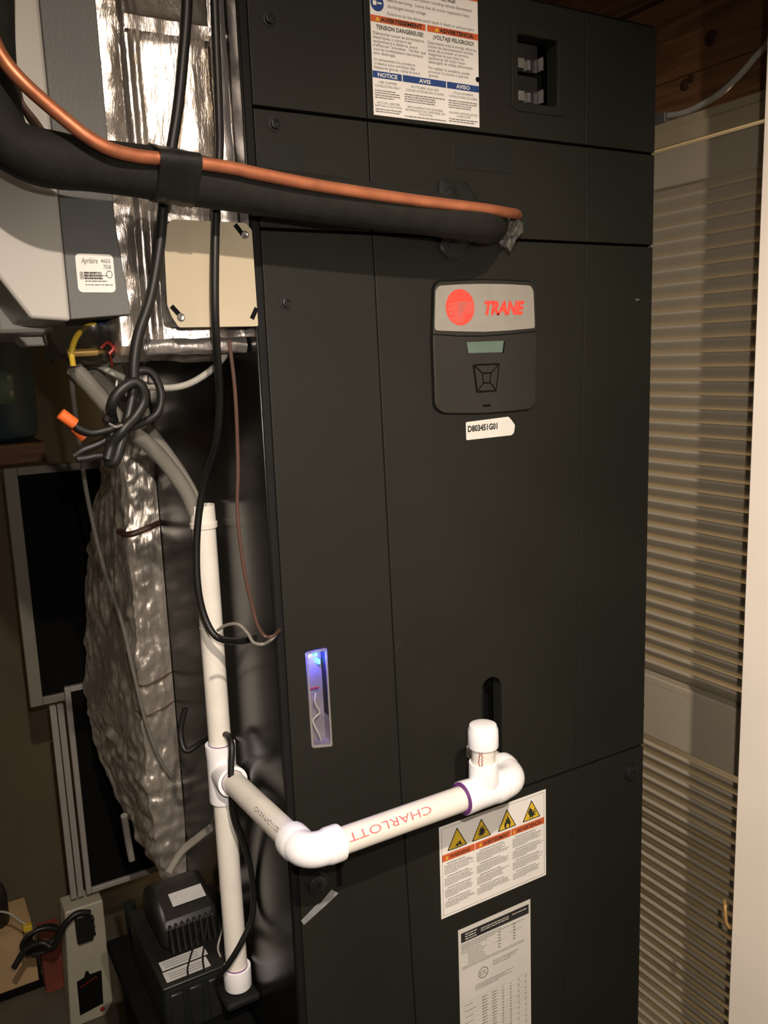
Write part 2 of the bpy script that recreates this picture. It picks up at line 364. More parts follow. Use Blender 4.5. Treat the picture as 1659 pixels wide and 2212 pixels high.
# ================================================================== AIR HANDLER
ah = thing('air_handler', 'tall dark charcoal air handler cabinet with red logo badge and warning labels', 'air handler', (0.2665, 0.275, -1.48))
MB().box(0.004, 0.529, 0.047, 0.55, -1.32, 0.248).build('cabinet_body', M['dark'], ah)
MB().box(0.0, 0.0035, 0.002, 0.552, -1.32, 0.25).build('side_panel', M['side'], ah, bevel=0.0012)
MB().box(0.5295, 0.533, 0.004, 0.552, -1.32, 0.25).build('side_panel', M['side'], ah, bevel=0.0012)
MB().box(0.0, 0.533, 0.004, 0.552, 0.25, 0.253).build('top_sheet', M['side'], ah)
MB().box(0.0, 0.533, 0.012, 0.55, -1.48, -1.322).build('plinth', M['dark'], ah)
g = MB(); g.box(0.0036, 0.0105, 0.004, 0.05, -1.32, 0.25); g.box(0.0036, 0.5295, 0.022, 0.05, 0.1065, 0.1095); g.box(0.0036, 0.5295, 0.022, 0.05, -0.665, -0.661); g.box(0.0036, 0.5295, 0.022, 0.05, -.0015, .0015)
g.build('gasket', M['gasket'], ah)
XL, XR = 0.0105, 0.5325; GW = 0.0007
def panel(name, z0, z1, gl, gr, holes_c=(), holes_l=(), xl=XL, xr=XR, notch=None):
    """three flat fields separated by the pressed grooves gl, gr (x at bottom, x at top)"""
    mb = MB(); gms = []
    for (a0, a1), (b0, b1), hs in (((xl, xl), (gl[0] - GW, gl[1] - GW), holes_l), ((gl[0] + GW, gl[1] + GW), (gr[0] - GW * .6, gr[1] - GW * .6), holes_c), ((gr[0] + GW * .6, gr[1] + GW * .6), (xr, xr), ())):
        me, fn = plate([(a0, z0), (b0, z0), (b1, z1), (a1, z1)], hs, 0.0, 0.018, 0.0007)
        mb.add(me, fn)
    mb.box(xl + .001, xr - .001, 0.0174, 0.0185, z0 + .001, z1 - .001) if not (holes_c or holes_l) else None
    # groove bottoms
    for gg in (gl, gr):
        gm = MB(); gm.quad((gg[0] - .002, .0035, z0), (gg[0] + .002, .0035, z0), (gg[1] + .002, .0035, z1), (gg[1] - .002, .0035, z1)); gms.append(gm)
    o = mb.build(name, M['panel'], ah, smooth=False)
    for gm in gms: gm.build('groove', M['dark'], o, smooth=False)
    return o
bx0, bz1 = Fp(1117, 72); bx1, bz0 = Fp(1204, 232)
bz1 = 0.2135; bz0 = 0.1455
top_panel = panel('top_panel', 0.1095, 0.2495, (.131, .131), (.419, .419), holes_c=[rrect(bx0, bx1, bz0, bz1, .004)])
mid_panel = panel('coil_panel', 0.0015, 0.1065, (.132, .131), (.4205, .4195))
slot = []
sx0, sx1, sz1, sz0 = 0.2585, 0.2885, -0.506, -0.640
slot = rrect(sx0, sx1, sz0, sz1, 0.0149, 8)
blue = [(0.0335, -0.531), (0.0585, -0.536), (0.0575, -0.4235), (0.0325, -0.4235)]
main_panel = panel('main_door', -0.661, -0.0015, (.1435, .132), (.4075, .421), holes_c=[slot], holes_l=[rpoly(blue, .003)])
low_panel = panel('lower_panel', -1.315, -0.665, (.163, .1445), (.372, .4075))
# raised rim round the breaker opening
rim_o = rrect(bx0 - .009, bx1 + .012, bz0 - .010, bz1 + .012, .008); rim_i = rrect(bx0 - .0005, bx1 + .0005, bz0 - .0005, bz1 + .0005, .004)
me, fn = plate(rim_o, [rim_i], -0.0016, 0.0, 0.0007); MB().add(me, fn).build('breaker_rim', M['panel'], top_panel, smooth=False)
bk = MB(); 
for z in (0.1475, 0.181): bk.box(bx0 + .001, bx1 - .018, 0.012, 0.04, z, z + .030)
brk = bk.build('breaker', M['blackplastic'], top_panel, bevel=0.001)
bs = MB()
for z in (0.149, 0.1825):
    bs.box(bx0 + .006, bx0 + .015, 0.006, 0.012, z, z + .010); bs.box(bx0 + .021, bx0 + .025, 0.008, 0.012, z, z + .010); bs.box(bx0 + .0385, bx0 + .040, 0.004, 0.012, z + .0005, z + .014)
bs.build('breaker_clip', M['steel'], top_panel)
# knock-out patches
x0, z1 = Fp(549, 300); x1, z0_ = Fp(655, 306)
MB().box(0.0115, 0.061, -0.0005, 0.003, 0.028, 0.0785).build('knockout_patch', M['panel_patch'], mid_panel)
x0, z1 = Fp(977, 302); x1, z0_ = Fp(1107, 376)
MB().box(x0, x1, -0.0005, 0.003, z0_, z1 - .0005).build('knockout_patch', M['panel_patch'], mid_panel, bevel=.0004)
# screws
def screw(u, v, r, parent, m='blackplastic'):
    x, z = Fp(u, v); mb = MB().lathe((x, -0.0001, z), (0, -1, 0), [(0, r * 1.25), (.0008, r * 1.25), (.001, r * .85), (.0036, r * .8), (.0042, r * .6), (.0028, r * .3)], 20)
    mb.build('screw', M[m], parent)
screw(581, 42, .0052, top_panel); screw(593, 269, .0052, mid_panel); screw(617, 655, .0052, main_panel); screw(1375, 648, .0015, main_panel, 'steel')
# knobs on the lower panel
for (u, v, r) in ((683, 1908, .0125), (1362, 1668, .012)):
    x, z = Fp(u, v)
    k = MB().lathe((x, 0, z), (0, -1, 0), [(0, r * 1.15), (.001, r * 1.15), (.0012, r * .9), (.005, r * .84), (.006, r * .7), (.006, r * .25), (.003, r * .2)], 26)
    k.build('knob', M['blackplastic'], low_panel)
MB().box(0.0555, 0.0615, -0.0004, 0.001, -0.703, -0.667).build('finger_slot', M['dark'], low_panel)
MB().quad(*[(x, -0.0004, z) for x, z in [Fp(650, 1988), Fp(683, 1954), Fp(692, 1950), Fp(716, 1921), Fp(731, 1929), Fp(704, 1955), Fp(656, 1998)]]).build('chalk_mark', M['chalk'], low_panel, smooth=False)
for pts in ([(853, 1402), (866, 1382), (868, 1383), (855, 1403)], [(862, 1532), (872, 1519), (873, 1520), (863, 1533)]):
    MB().quad(*[(x, -.0003, z) for x, z in [Fp(u, v) for u, v in pts]]).build('scratch', M['badge'], main_panel, smooth=False)
# drain fitting in the slot
MB().tube([(0.2735, 0.032, -0.515), (0.2735, 0.032, -0.66)], 0.0105, 20, 0).build('drain_fitting', M['blackplastic'], main_panel)
# blue status window
wn = MB(); wx0, wx1, wz0, wz1 = 0.0345, 0.057, -0.531, -0.4255
wn.box(wx0 - .003, wx1 + .003, 0.0165, 0.018, wz0 - .003, wz1 + .003); wn.box(wx0 - .003, wx0 - .0012, .002, .0165, wz0, wz1); wn.box(wx1 + .0012, wx1 + .003, .002, .0165, wz0, wz1)
wn.box(wx0 - .003, wx1 + .003, .002, .0165, wz1, wz1 + .0015); wn.box(wx0 - .003, wx1 + .003, .002, .0165, wz0 - .0015, wz0)
pocket = wn.build('status_window', M['reflector'], main_panel)
me, fn = plate(rpoly([(0.0338, -0.531), (0.0582, -0.5355), (0.0572, -0.4240), (0.0328, -0.4240)], .003), [rpoly([(0.0358, -0.5285), (0.0563, -0.5325), (0.0553, -0.4265), (0.0348, -0.4265)], .002)], -0.0009, 0.0005, 0.0003)
MB().add(me, fn).build('window_rim', M['vinyl'], main_panel, smooth=False)
MB().box(0.0475, 0.0505, 0.010, 0.0165, -0.434, -0.4285).box(0.0515, 0.0535, 0.010, 0.0165, -0.444, -0.439).build('led', M['led'], main_panel)
MB().tube([(0.046, .010, -.475), (0.044, .008, -.485), (0.049, .008, -.497), (0.041, .009, -.505), (0.046, .008, -.52), (0.050, .010, -.531)], .0009, 8).build('wire', M['whitecable'], main_panel)
MB().tube([(0.039, .012, -.4695), (0.051, .012, -.4705)], .0009, 8, 0).build('wire', M['redwire'], main_panel)
led = bpy.data.lights.new('led_light', 'POINT'); led.energy = 0.16; led.color = (0.07, 0.07, 1.0); led.shadow_soft_size = 0.002
lo = bpy.data.objects.new('led_light', led); scene.collection.objects.link(lo); lo.location = (0.0475, 0.006, Z0 - 0.437)

# ---- control badge
def F2(pts, y=-0.004): return [Fp(u, v, y) for u, v in pts]
body = rpoly(F2([(939, 622), (948, 608), (1048, 604), (1148, 608), (1158, 622), (1160, 720), (1158, 868), (1148, 884), (1100, 889), (1045, 893), (958, 893), (941, 880), (936, 735)]), .006)
cx = sum(p[0] for p in body) / len(body); cz = sum(p[1] for p in body) / len(body)
rec = [(cx + (x - cx) * 1.02, cz + (z - cz) * 1.015) for x, z in body]
me, fn = plate(rec, [], -0.0006, 0.001, 0.0002); MB().add(me, fn).build('badge_recess', M['dark'], main_panel, smooth=False)
me, fn = plate(body, [], -0.004, 0.0, 0.0012); badge = MB().add(me, fn).build('control_badge', M['badge'], main_panel, smooth=False)
silver = rpoly(F2([(941, 628), (948, 617), (1000, 614), (1048, 613), (1100, 614), (1146, 617), (1152, 628), (1155, 702), (1154, 709), (1100, 714), (1045, 717), (990, 716), (941, 714), (939, 706)], -.0045), .003)
me, fn = plate(silver, [], -0.0050, -0.0039, 0.0003); MB().add(me, fn).build('logo_plate', M['silver'], main_panel, smooth=False)
ln = MB(); pts = F2([(934, 722), (990, 726), (1045, 726), (1100, 722), (1160, 715)], -.004)
for a, b in zip(pts, pts[1:]): ln.quad((a[0], -.00415, a[1] - .0006), (b[0], -.00415, b[1] - .0006), (b[0], -.00415, b[1] + .0006), (a[0], -.00415, a[1] + .0006))
ln.build('badge_joint', M['dark'], main_panel, smooth=False)
# logo disc with stripes and lettering
lx, lz = Fp(994, 664, -.005); rx = (Fp(1025, 664, -.005)[0] - Fp(963, 664, -.005)[0]) / 2; rz_ = 0.0205
disc = [(lx + rx * cos(2 * pi * k / 48), lz + rx * 1.01 * sin(2 * pi * k / 48)) for k in range(48)]
me, fn = plate(disc, [], -0.0053, -0.0049, 0.0001); MB().add(me, fn).build('logo_disc', M['red'], main_panel, smooth=False)
st = MB()
for k in range(14):
    z = lz + rx * (0.28 - k * 0.085); hw = math.sqrt(max(0, rx * rx - (z - lz) ** 2)); d = abs(k - 5)
    xa = lx + rx * (-.9 if k % 3 else -.5) * (1 - d * .05); xb = lx + hw * (0.97 if k < 8 else 0.35)
    xa = max(xa, lx - hw * .97)
    st.quad((xa, -.00542, z), (xb, -.00542, z + .0002), (xb, -.00542, z + .0005), (xa, -.00542, z + .0003))
st.build('logo_stripe', M['silver'], main_panel, smooth=False)
st = MB()
for k in range(9):
    z = lz + rx * (0.2 - k * 0.085); st.quad((lx - rx * .12, -.00545, z), (lx + rx * (.45 - .05 * k), -.00545, z), (lx + rx * (.42 - .05 * k), -.00545, z + .0007), (lx - rx * .12, -.00545, z + .0007))
st.build('logo_stripe', M['greyink'], main_panel, smooth=False)
tx0, tz0 = Fp(1046, 679, -.005); tx1, tz1 = Fp(1133, 652, -.005)
tb = MB(); fit_text(tb, 'TRANE', tx0, tx1, tz0 + .0002, .0140, -.0053, bold=.0011, shear=.28); tb.build('logo_lettering', M['red'], main_panel, smooth=False)
lcd = F2([(1008, 739), (1088, 736), (1085, 761), (1012, 763)], -.0043)
me, fn = plate([(x, z) for x, z in lcd], [], -0.0046, -0.0040, 0.0001); MB().add(me, fn).build('display', M['lcd'], main_panel, smooth=False)
me, fn = plate(F2([(1088, 736), (1091, 738), (1088, 763), (1085, 762)], -.0044), [], -0.0047, -0.0040, 0.0001); MB().add(me, fn).build('display_edge', M['dark'], main_panel, smooth=False)
kp = F2([(1021, 787), (1080, 784), (1073, 846), (1029, 849)], -.0045); kpb = rpoly([(x * 1.0, z) for x, z in kp], .002)
me, fn = plate(kpb, [], -0.0043, -0.0040, 0.0001); MB().add(me, fn).build('keypad', M['dark'], main_panel, smooth=False)
kc = [sum(p[i] for p in kp) / 4 for i in (0, 1)]
inner = [(kc[0] + (x - kc[0]) * .34, kc[1] + (z - kc[1]) * .36) for x, z in kp]; outer = [(kc[0] + (x - kc[0]) * .9, kc[1] + (z - kc[1]) * .9) for x, z in kp]
for i in range(4):
    j = (i + 1) % 4; q = [outer[i], outer[j], inner[j], inner[i]]; m_ = [sum(p[k] for p in q) / 4 for k in (0, 1)]
    q = [(m_[0] + (x - m_[0]) * .9, m_[1] + (z - m_[1]) * .9) for x, z in q]
    me, fn = plate(q, [], -0.0052, -0.0042, 0.0003); MB().add(me, fn).build('key', M['badge'], main_panel, smooth=False)
q = [(kc[0] + (x - kc[0]) * .27, kc[1] + (z - kc[1]) * .29) for x, z in kp]
me, fn = plate(q, [], -0.0052, -0.0042, 0.0003); MB().add(me, fn).build('key', M['badge'], main_panel, smooth=False)
a = Fp(1043, 874, -.004); b = Fp(1060, 882, -.004)
MB().box(a[0], b[0], -.0042, -.0038, b[1] + .002, a[1]).build('latch_slot', M['dark'], main_panel, smooth=False)
# ---- part-number sticker
tagp = rpoly(F2([(1006, 912), (1098, 900), (1105, 908), (1112, 918), (1110, 934), (1105, 940), (1007, 951)], 0), .0015)
me, fn = plate(tagp, [], -0.0005, 0.0, 0.0001); st_ = MB().add(me, fn).build('part_number_sticker', M['paperdim'], main_panel, smooth=False)
fa = Vector(Fp(1010, 933)); fb = Vector(Fp(1074, 926)); fd = (fb - fa)
tb = MB(); fit_text(tb, 'D803451G01', 0, 1, 0, .0068, -.0007, bold=.0004, frame=lambda x, z: (fa.x + fd.x * x, -.0007, fa.y + fd.y * x + z)); tb.build('printing', M['ink'], main_panel, smooth=False)

# ---- labels: every label has its sheet as a part and its printing as sub-parts
rng = random.Random(4)
def label_sheet(parent_panel, name, x0, x1, z0, z1, m='paper', thick=.0005):
    return MB().box(x0, x1, -thick, 0.0, z0, z1).build(name, M[m], parent_panel, smooth=False)
def rect(mb, x0, x1, z0, z1, y): mb.quad((x0, y, z0), (x1, y, z0), (x1, y, z1), (x0, y, z1)); return mb
# upper label on the top panel
LX0, LX1 = Fp(808, 250)[0] - .0004, Fp(1035, 273)[0]; LZ0 = 0.1135; LZ1 = 0.2475; Y1, Y2 = -.0007, -.0009
label_sheet(top_panel, 'voltage_warning_label', LX0, LX1, LZ0, LZ1)
W_ = LX1 - LX0
def zpx(v): return Fp(800, v)[1]
zb_a1, zb_a0 = Fp(800, 31)[1], Fp(803, 46)[1]     # orange band of the two lower languages
zn1, zn0 = Fp(804, 152)[1], Fp(805, 167)[1]       # blue band
om = MB(); xm = LX0 + W_ * .50
rect(om, LX0, xm - .001, zb_a0, zb_a1, Y1); rect(om, xm + .001, LX1, zb_a0, zb_a1, Y1); rect(om, LX0, LX1, 0.2365, 0.2445, Y1)
for a in range(0, 12, 4): MB().quad(*om.v[a:a + 4]).build('orange_band', M['orange'], top_panel, smooth=False)
bm_ = MB(); c1, c2 = LX0 + W_ * .265, LX0 + W_ * .68
for a, b in ((LX0, c1 - .0006), (c1 + .0006, c2 - .0006), (c2 + .0006, LX1)): rect(bm_, a, b, zn0, zn1, Y1)
ang = [(LX0 + .008 + .0075 * cos(t * pi / 16), zb_a1 + .0112 + .0075 * sin(t * pi / 16)) for t in range(32)]
MB().quad(*[(x, Y1, z) for x, z in ang]).build('blue_disc', M['blue'], top_panel, smooth=False)
for a in range(0, 12, 4): MB().quad(*bm_.v[a:a + 4]).build('blue_band', M['blue'], top_panel, smooth=False)
bh = zb_a1 - zb_a0
h1 = .0040; z = zb_a0 - .0062
for s_, xa, xb, zb, hh, bo in (('AVERTISSEMENT', LX0 + .011, xm - .005, zb_a0 + bh * .2, bh * .62, .0002), ('ADVERTENCIA', xm + .016, LX1 - .006, zb_a0 + bh * .2, bh * .62, .0002),
                               ('HAZARDOUS VOLTAGE!', LX0 + W_ * .42, LX1 - W_ * .22, 0.2305, .0038, .00008), ('TENSION DANGEREUSE!', LX0 + .006, xm - .004, z, h1, .00008), ('\u00a1VOLTAJE PELIGROSO!', xm + .008, LX1 - .006, z, h1, .00008)):
    tx = MB(); fit_text(tx, s_, xa, xb, zb, hh, Y2, bold=bo); tx.build('heading', M['ink'], top_panel, smooth=False)
tg = MB()
eng = ['Disconnect all electric power including remote disconnects', 'before servicing.  Insure that all motor capacitors have', 'discharged stored voltage.', 'Failure to do the above could result in death or serious injury.']
full = LX1 - LX0 - .024
for k, s_ in enumerate(eng): fit_text(tg, s_, LX0 + .0195, LX0 + .0195 + full * min(1, len(s_) / 60), 0.2255 - k * .0057 - (.001 if k == 3 else 0), .0030, Y2)
fr_ = ["D\u00e9brancher toutes les alimentations", "\u00e9lectriques, y compris les", "sectionneurs \u00e0 distance, avant", "d'effectuer l'entretien.  V\u00e9rifier que", "tous les condensateurs des moteurs", "sont d\u00e9charg\u00e9s.", "", "Un manquement \u00e0 la proc\u00e9dure", "ci-dessus peut entra\u00eener des", "blessures graves, voire la mort."]
sp_ = ["Desconecte toda la energ\u00eda el\u00e9ctrica,", "incluso las desconexiones remotas", "antes de proceder al servicio.", "Aseg\u00farese de que todos los", "capacitores del motor hayan", "descargado el voltaje almacenado.", "", "No realizar lo antedicho puede", "provocar la muerte o lesiones", "graves."]
ztop = z - .0052; zend = zn1 + .0022; 
for cols, xa, xb in ((fr_, LX0 + .002, xm - .0015), (sp_, xm + .0015, LX1 - .002)):
    zz = ztop
    steps = sum(.6 if s_ == '' else 1 for s_ in cols) - 1; dz = (ztop - zend) / steps
    for s_ in cols:
        if s_ == '': zz -= dz * .6; continue
        fit_text(tg, s_, xa, xa + (xb - xa) * min(1, len(s_) / 36), zz, .0029, Y2); zz -= dz
hz = zn0 - .0046
for heads, xa, xb in ((['USE COPPER', 'CONDUCTORS ONLY!'], LX0, c1), (["N'UTILISER QUE DES", 'CONDUCTEURS EN CUIVRE'], c1, c2), (['UTILICE UNICAMENTE', 'CONDUCTORES DE COBRE'], c2, LX1)):
    for k, s_ in enumerate(heads):
        ww = (xb - xa) * (.62 if k == 0 else .86); xc = (xa + xb) / 2; fit_text(tg, s_, xc - ww / 2, xc + ww / 2, hz - k * .0036, .0022, Y2)
    zz = hz - .0075
    for k in range(4): word_bars(tg, xa + .002, xb - .0015, zz + .0006, .0009, Y2, rng, rng.uniform(.7, 1)); zz -= .0022
    zz -= .0022
for heads, xa, xb in ((['ACTUAL HEATER', 'RATING LOCATION'], LX0, c1), (["EMPLACEMENT DES DONN\u00c9ES", "NOMINALES DE L'APPAREIL DE", 'CHAUFFAGE'], c1, c2), (['VALORES NOMINALES DEL', 'CALENTADOR'], c2, LX1)):
    zz = hz - .0190 - (.0005 if xa > c1 - .001 else 0)
    for k, s_ in enumerate(heads):
        ww = (xb - xa) * .9 * len(s_) / max(len(q) for q in heads); xc = (xa + xb) / 2; fit_text(tg, s_, xc - ww / 2, xc + ww / 2, zz, .0021, Y2); zz -= .0029
    zz -= .0001
    for k in range(3):
      if zz > LZ0 + .0008: word_bars(tg, xa + .002, xb - .0015, zz + .0006, .0009, Y2, rng, (1, .9, .5)[k]); zz -= .0022
tg.build('printing', M['greyink'], top_panel, smooth=False)
tw = MB(); bh2 = zn1 - zn0
for s_, xa, xb, ww in (('NOTICE', LX0, c1, .66), ('AVIS', c1, c2, .26), ('AVISO', c2, LX1, .42)):
    xc = (xa + xb) / 2; tw = MB(); fit_text(tw, s_, xc - (xb - xa) * ww / 2, xc + (xb - xa) * ww / 2, zn0 + bh2 * .2, bh2 * .6, Y2, bold=.00012); tw.build('heading', M['paper'], top_panel, smooth=False)
tw = MB(); rect(tw, LX0 + .003, LX0 + .007, zb_a1 + .009, zb_a1 + .013, Y2); rect(tw, LX0 + .008, LX0 + .013, zb_a1 + .0105, zb_a1 + .012, Y2)
tw.build('disc_symbol', M['paper'], top_panel, smooth=False)
for xa in (LX0 + .005, xm + .010): MB().quad((xa, Y2, zb_a0 + bh * .2), (xa + .0055, Y2, zb_a0 + bh * .2), (xa + .00275, Y2, zb_a0 + bh * .85)).build('alert_triangle', M['yellow'], top_panel, smooth=False)
MB().lathe((LX1 - .0015, -.0009, zn1 + .0065), (0, 1, 0), [(0, .0026), (.0002, .0026)], 14).build('punch_hole', M['dark'], top_panel)

# lower warning label on the lower panel
WX0, WX1, WZ0, WZ1 = 0.1925, 0.357, -0.7965, -0.6755
label_sheet(low_panel, 'hazard_label', WX0, WX1, WZ0, WZ1)
WW = WX1 - WX0; y1 = -.0007; y2 = -.0009; y3 = -.0011
bd = MB()
for e, t in ((.003, .0005),):
    for a, b, c, d in ((WX0 + e, WX1 - e, WZ0 + e, WZ0 + e + t), (WX0 + e, WX1 - e, WZ1 - e - t, WZ1 - e), (WX0 + e, WX0 + e + t, WZ0 + e, WZ1 - e), (WX1 - e - t, WX1 - e, WZ0 + e, WZ1 - e)): rect(bd, a, b, c, d, y1)
bd.build('border_line', M['greyink'], low_panel, smooth=False)
ob = MB(); oz1, oz0 = WZ1 - .0375, WZ1 - .0465; cA, cB = WX0 + WW * .315, WX0 + WW * .655
for a, b in ((WX0 + .003, cA - .0004), (cA + .0004, cB - .0004), (cB + .0004, WX1 - .003)): rect(ob, a, b, oz0, oz1, y1)
for a in range(0, 12, 4): MB().quad(*ob.v[a:a + 4]).build('orange_band', M['orange'], low_panel, smooth=False)
flame = [(-.38, -.8), (-.55, -.3), (-.4, .1), (-.3, -.05), (-.25, .45), (-.08, .25), (.02, .95), (.18, .4), (.3, .55), (.38, .05), (.5, .15), (.55, -.35), (.35, -.8), (.2, -.85), (.3, -.45), (.12, -.2), (0, -.35), (-.12, -.15), (-.22, -.5), (-.12, -.85)]
hand = [(-.7, .25), (-.35, .75), (-.05, .45), (.1, .35), (.12, .0), (.5, .45), (.62, .35), (.25, -.1), (.75, .1), (.78, -.02), (.3, -.28), (.7, -.3), (.68, -.42), (.2, -.45), (.1, -.8), (-.02, -.45), (-.25, -.55), (-.45, -.75), (-.4, -.3), (-.6, -.1)]
rngb = random.Random(2)
burst = []
for k in range(26):
    a = 2 * pi * k / 26; r_ = (.95 if k % 2 == 0 else .45) * rngb.uniform(.75, 1.05); burst.append((r_ * cos(a) * .85, r_ * sin(a)))
drop = [(.05, -.35), (.35, -.05), (.55, -.35), (.8, -.6), (.3, -.65), (.2, -.45), (0, -.75), (-.35, -.6), (-.2, -.35)]
def poly_face(mb, pts, y):
    me, fn = plate(pts, [], y, y + .0001, 0); mb.add(me, fn)
for k, (xc, shp, sc_) in enumerate(((.155, drop, .0100), (.375, burst, .0105), (.615, flame, .0108), (.855, hand, .0105))):
    ty = MB(); ti = MB(); sym = MB(); xx = WX0 + WW * xc; zb = WZ1 - .0345; hw = .0148; H = .0270
    tri = rpoly([(xx - hw, zb), (xx + hw, zb), (xx, zb + H)], .002); poly_face(ti, tri, y1)
    c_ = (xx, zb + H * .34); poly_face(ty, [(c_[0] + (x - c_[0]) * .86, c_[1] + (z - c_[1]) * .86) for x, z in tri], y2)
    poly_face(sym, [(xx + .0005 + p[0] * sc_ * .85, zb + .0095 + p[1] * sc_) for p in shp], y3)
    ti.build('triangle_outline', M['ink'], low_panel, smooth=False); ty.build('hazard_triangle', M['yellow'], low_panel, smooth=False); sym.build('hazard_symbol', M['ink'], low_panel, smooth=False)
tx = MB(); bh = oz1 - oz0
for s_, a, b in (('WARNING', WX0 + .014, cA - .008), ('AVERTISSEMENT', cA + .012, cB - .004), ('ADVERTENCIA', cB + .009, WX1 - .008)): fit_text(tx, s_, a, b, oz0 + bh * .2, bh * .55, y2, bold=.00015)
for a, b in ((WX0 + .006, cA - .002), (cA + .002, cB - .002), (cB + .002, WX1 - .005)):
    zz = oz0 - .0035; k = 0
    for sec, n in enumerate((7, 6, 6, 5)):
        word_bars(tx, a + (b - a) * .08, b - (b - a) * .08, zz, .0008, y2, rng, rng.uniform(.7, 1)); zz -= .0026
        if zz < WZ0 + .007: break
        zz -= .0018 * n + .002
tx.build('printing', M['ink'], low_panel, smooth=False)
tg = MB()
for a, b in ((WX0 + .006, cA - .002), (cA + .002, cB - .002), (cB + .002, WX1 - .005)):
    zz = oz0 - .0035
    for sec, n in enumerate((7, 6, 6, 5)):
        zz -= .0026
        for k in range(n):
            if zz > WZ0 + .006: word_bars(tg, a, b, zz, .0008, y2, rng, rng.uniform(.75, 1) if k < n - 1 else .45)
            zz -= .0018
        zz -= .002
tg.build('printing', M['greyink'], low_panel, smooth=False)
for xa in (WX0 + .008, cA + .006, cB + .003):
    MB().quad((xa, y2, oz0 + bh * .2), (xa + .004, y2, oz0 + bh * .2), (xa + .002, y2, oz0 + bh * .8)).build('alert_triangle', M['yellow'], low_panel, smooth=False)

# rating label
RX0, RX1, RZ1, RZ0 = 0.2165, 0.3305, -0.8215, -1.16
label_sheet(low_panel, 'rating_label', RX0, RX1, RZ0, RZ1, 'paperdim')
RW = RX1 - RX0
MB().box(RX0 + .004, RX1 - .003, -.0007, -.0005, RZ1 - .019, RZ1 - .006).build('black_band', M['ink'], low_panel, smooth=False)
tw = MB(); word_bars(tw, RX0 + .010, RX0 + .028, RZ1 - .009, .0014, y2, rng); word_bars(tw, RX0 + .010, RX0 + .026, RZ1 - .0125, .0014, y2, rng); word_bars(tw, RX0 + .010, RX0 + .028, RZ1 - .016, .0014, y2, rng)
word_bars(tw, RX0 + .034, RX0 + .078, RZ1 - .0105, .0012, y2, rng); word_bars(tw, RX0 + .034, RX0 + .08, RZ1 - .0135, .0012, y2, rng); word_bars(tw, RX1 - .030, RX1 - .006, RZ1 - .0105, .0012, y2, rng)
tw.build('printing', M['paperdim'], low_panel, smooth=False)
tg = MB(); zz = RZ1 - .022
for k in range(3): word_bars(tg, RX0 + .004, RX1 - .004, zz, .0009, y1, rng, (.6, .95, .5)[k]); zz -= .0022
for k in range(9): word_bars(tg, RX0 + (.004 if k < 3 else .014), RX0 + .045, zz, .0009, y1, rng, rng.uniform(.7, 1)); zz -= .0028
zz2 = RZ1 - .026
for k in range(6): rect(tg, RX0 + .061, RX0 + .065, zz2 - .0016, zz2, y1); rect(tg, RX0 + .085, RX0 + .089, zz2 - .0016 + .002, zz2 + .002, y1); zz2 -= .0042
rect(tg, RX0 + .052, RX0 + .074, zz2 + .012, zz2 + .0124, y1); rect(tg, RX0 + .078, RX0 + .1, zz2 + .017, zz2 + .0174, y1)
for k in range(2): word_bars(tg, RX0 + .004, RX1 - .006, zz, .0009, y1, rng, .95); zz -= .0022
for k in range(3): word_bars(tg, RX0 + .052, RX0 + .094, RZ1 - .064 - k * .0028, .0011, y1, rng, (1, .9, .7)[k])
for k in range(4): word_bars(tg, RX0 + .024, RX0 + .085, RZ1 - .087 - k * .0022, .0009, y1, rng, (1, .8, .95, .6)[k])
cx_, cz_ = RX0 + .037, RZ1 - .0735
ring_o = [(cx_ + .0078 * cos(t * pi / 16), cz_ + .0078 * sin(t * pi / 16)) for t in range(32)]; ring_i = [(cx_ + .0066 * cos(t * pi / 16), cz_ + .0066 * sin(t * pi / 16)) for t in range(32)]
me, fn = plate(ring_o, [ring_i], -.0007, -.0006, 0); tg.add(me, fn)
fit_text(tg, 'ETL', cx_ - .005, cx_ + .005, cz_ - .003, .006, y1, bold=.0001)
# table
gz = RZ1 - .105
for k, xx in enumerate((.0, .030, .046, .062, .074, .088, .1)): rect(tg, RX0 + .006 + xx, RX0 + .0062 + xx, RZ0, gz, y1)
for k in range(26): rect(tg, RX0 + .006, RX1 - .004, gz - k * .0085, gz - k * .0085 + .0002, y1)
for k in range(50):
    z = gz - .004 - k * .0042
    for xx, ww in ((.034, .009), (.050, .008), (.066, .003), (.079, .003)): rect(tg, RX0 + xx, RX0 + xx + ww * rng.uniform(.8, 1), z, z + .0012, y1)
    if k % 2 == 0:
        for xx in (.092, .104): rect(tg, RX0 + xx, RX0 + xx + .0025, z, z + .0013, y1)
    if k % 2 == 0: word_bars(tg, RX0 + .008, RX0 + .028, z, .0010, y1, rng, rng.uniform(.4, .9))
tg.build('printing', M['greyink'], low_panel, smooth=False)

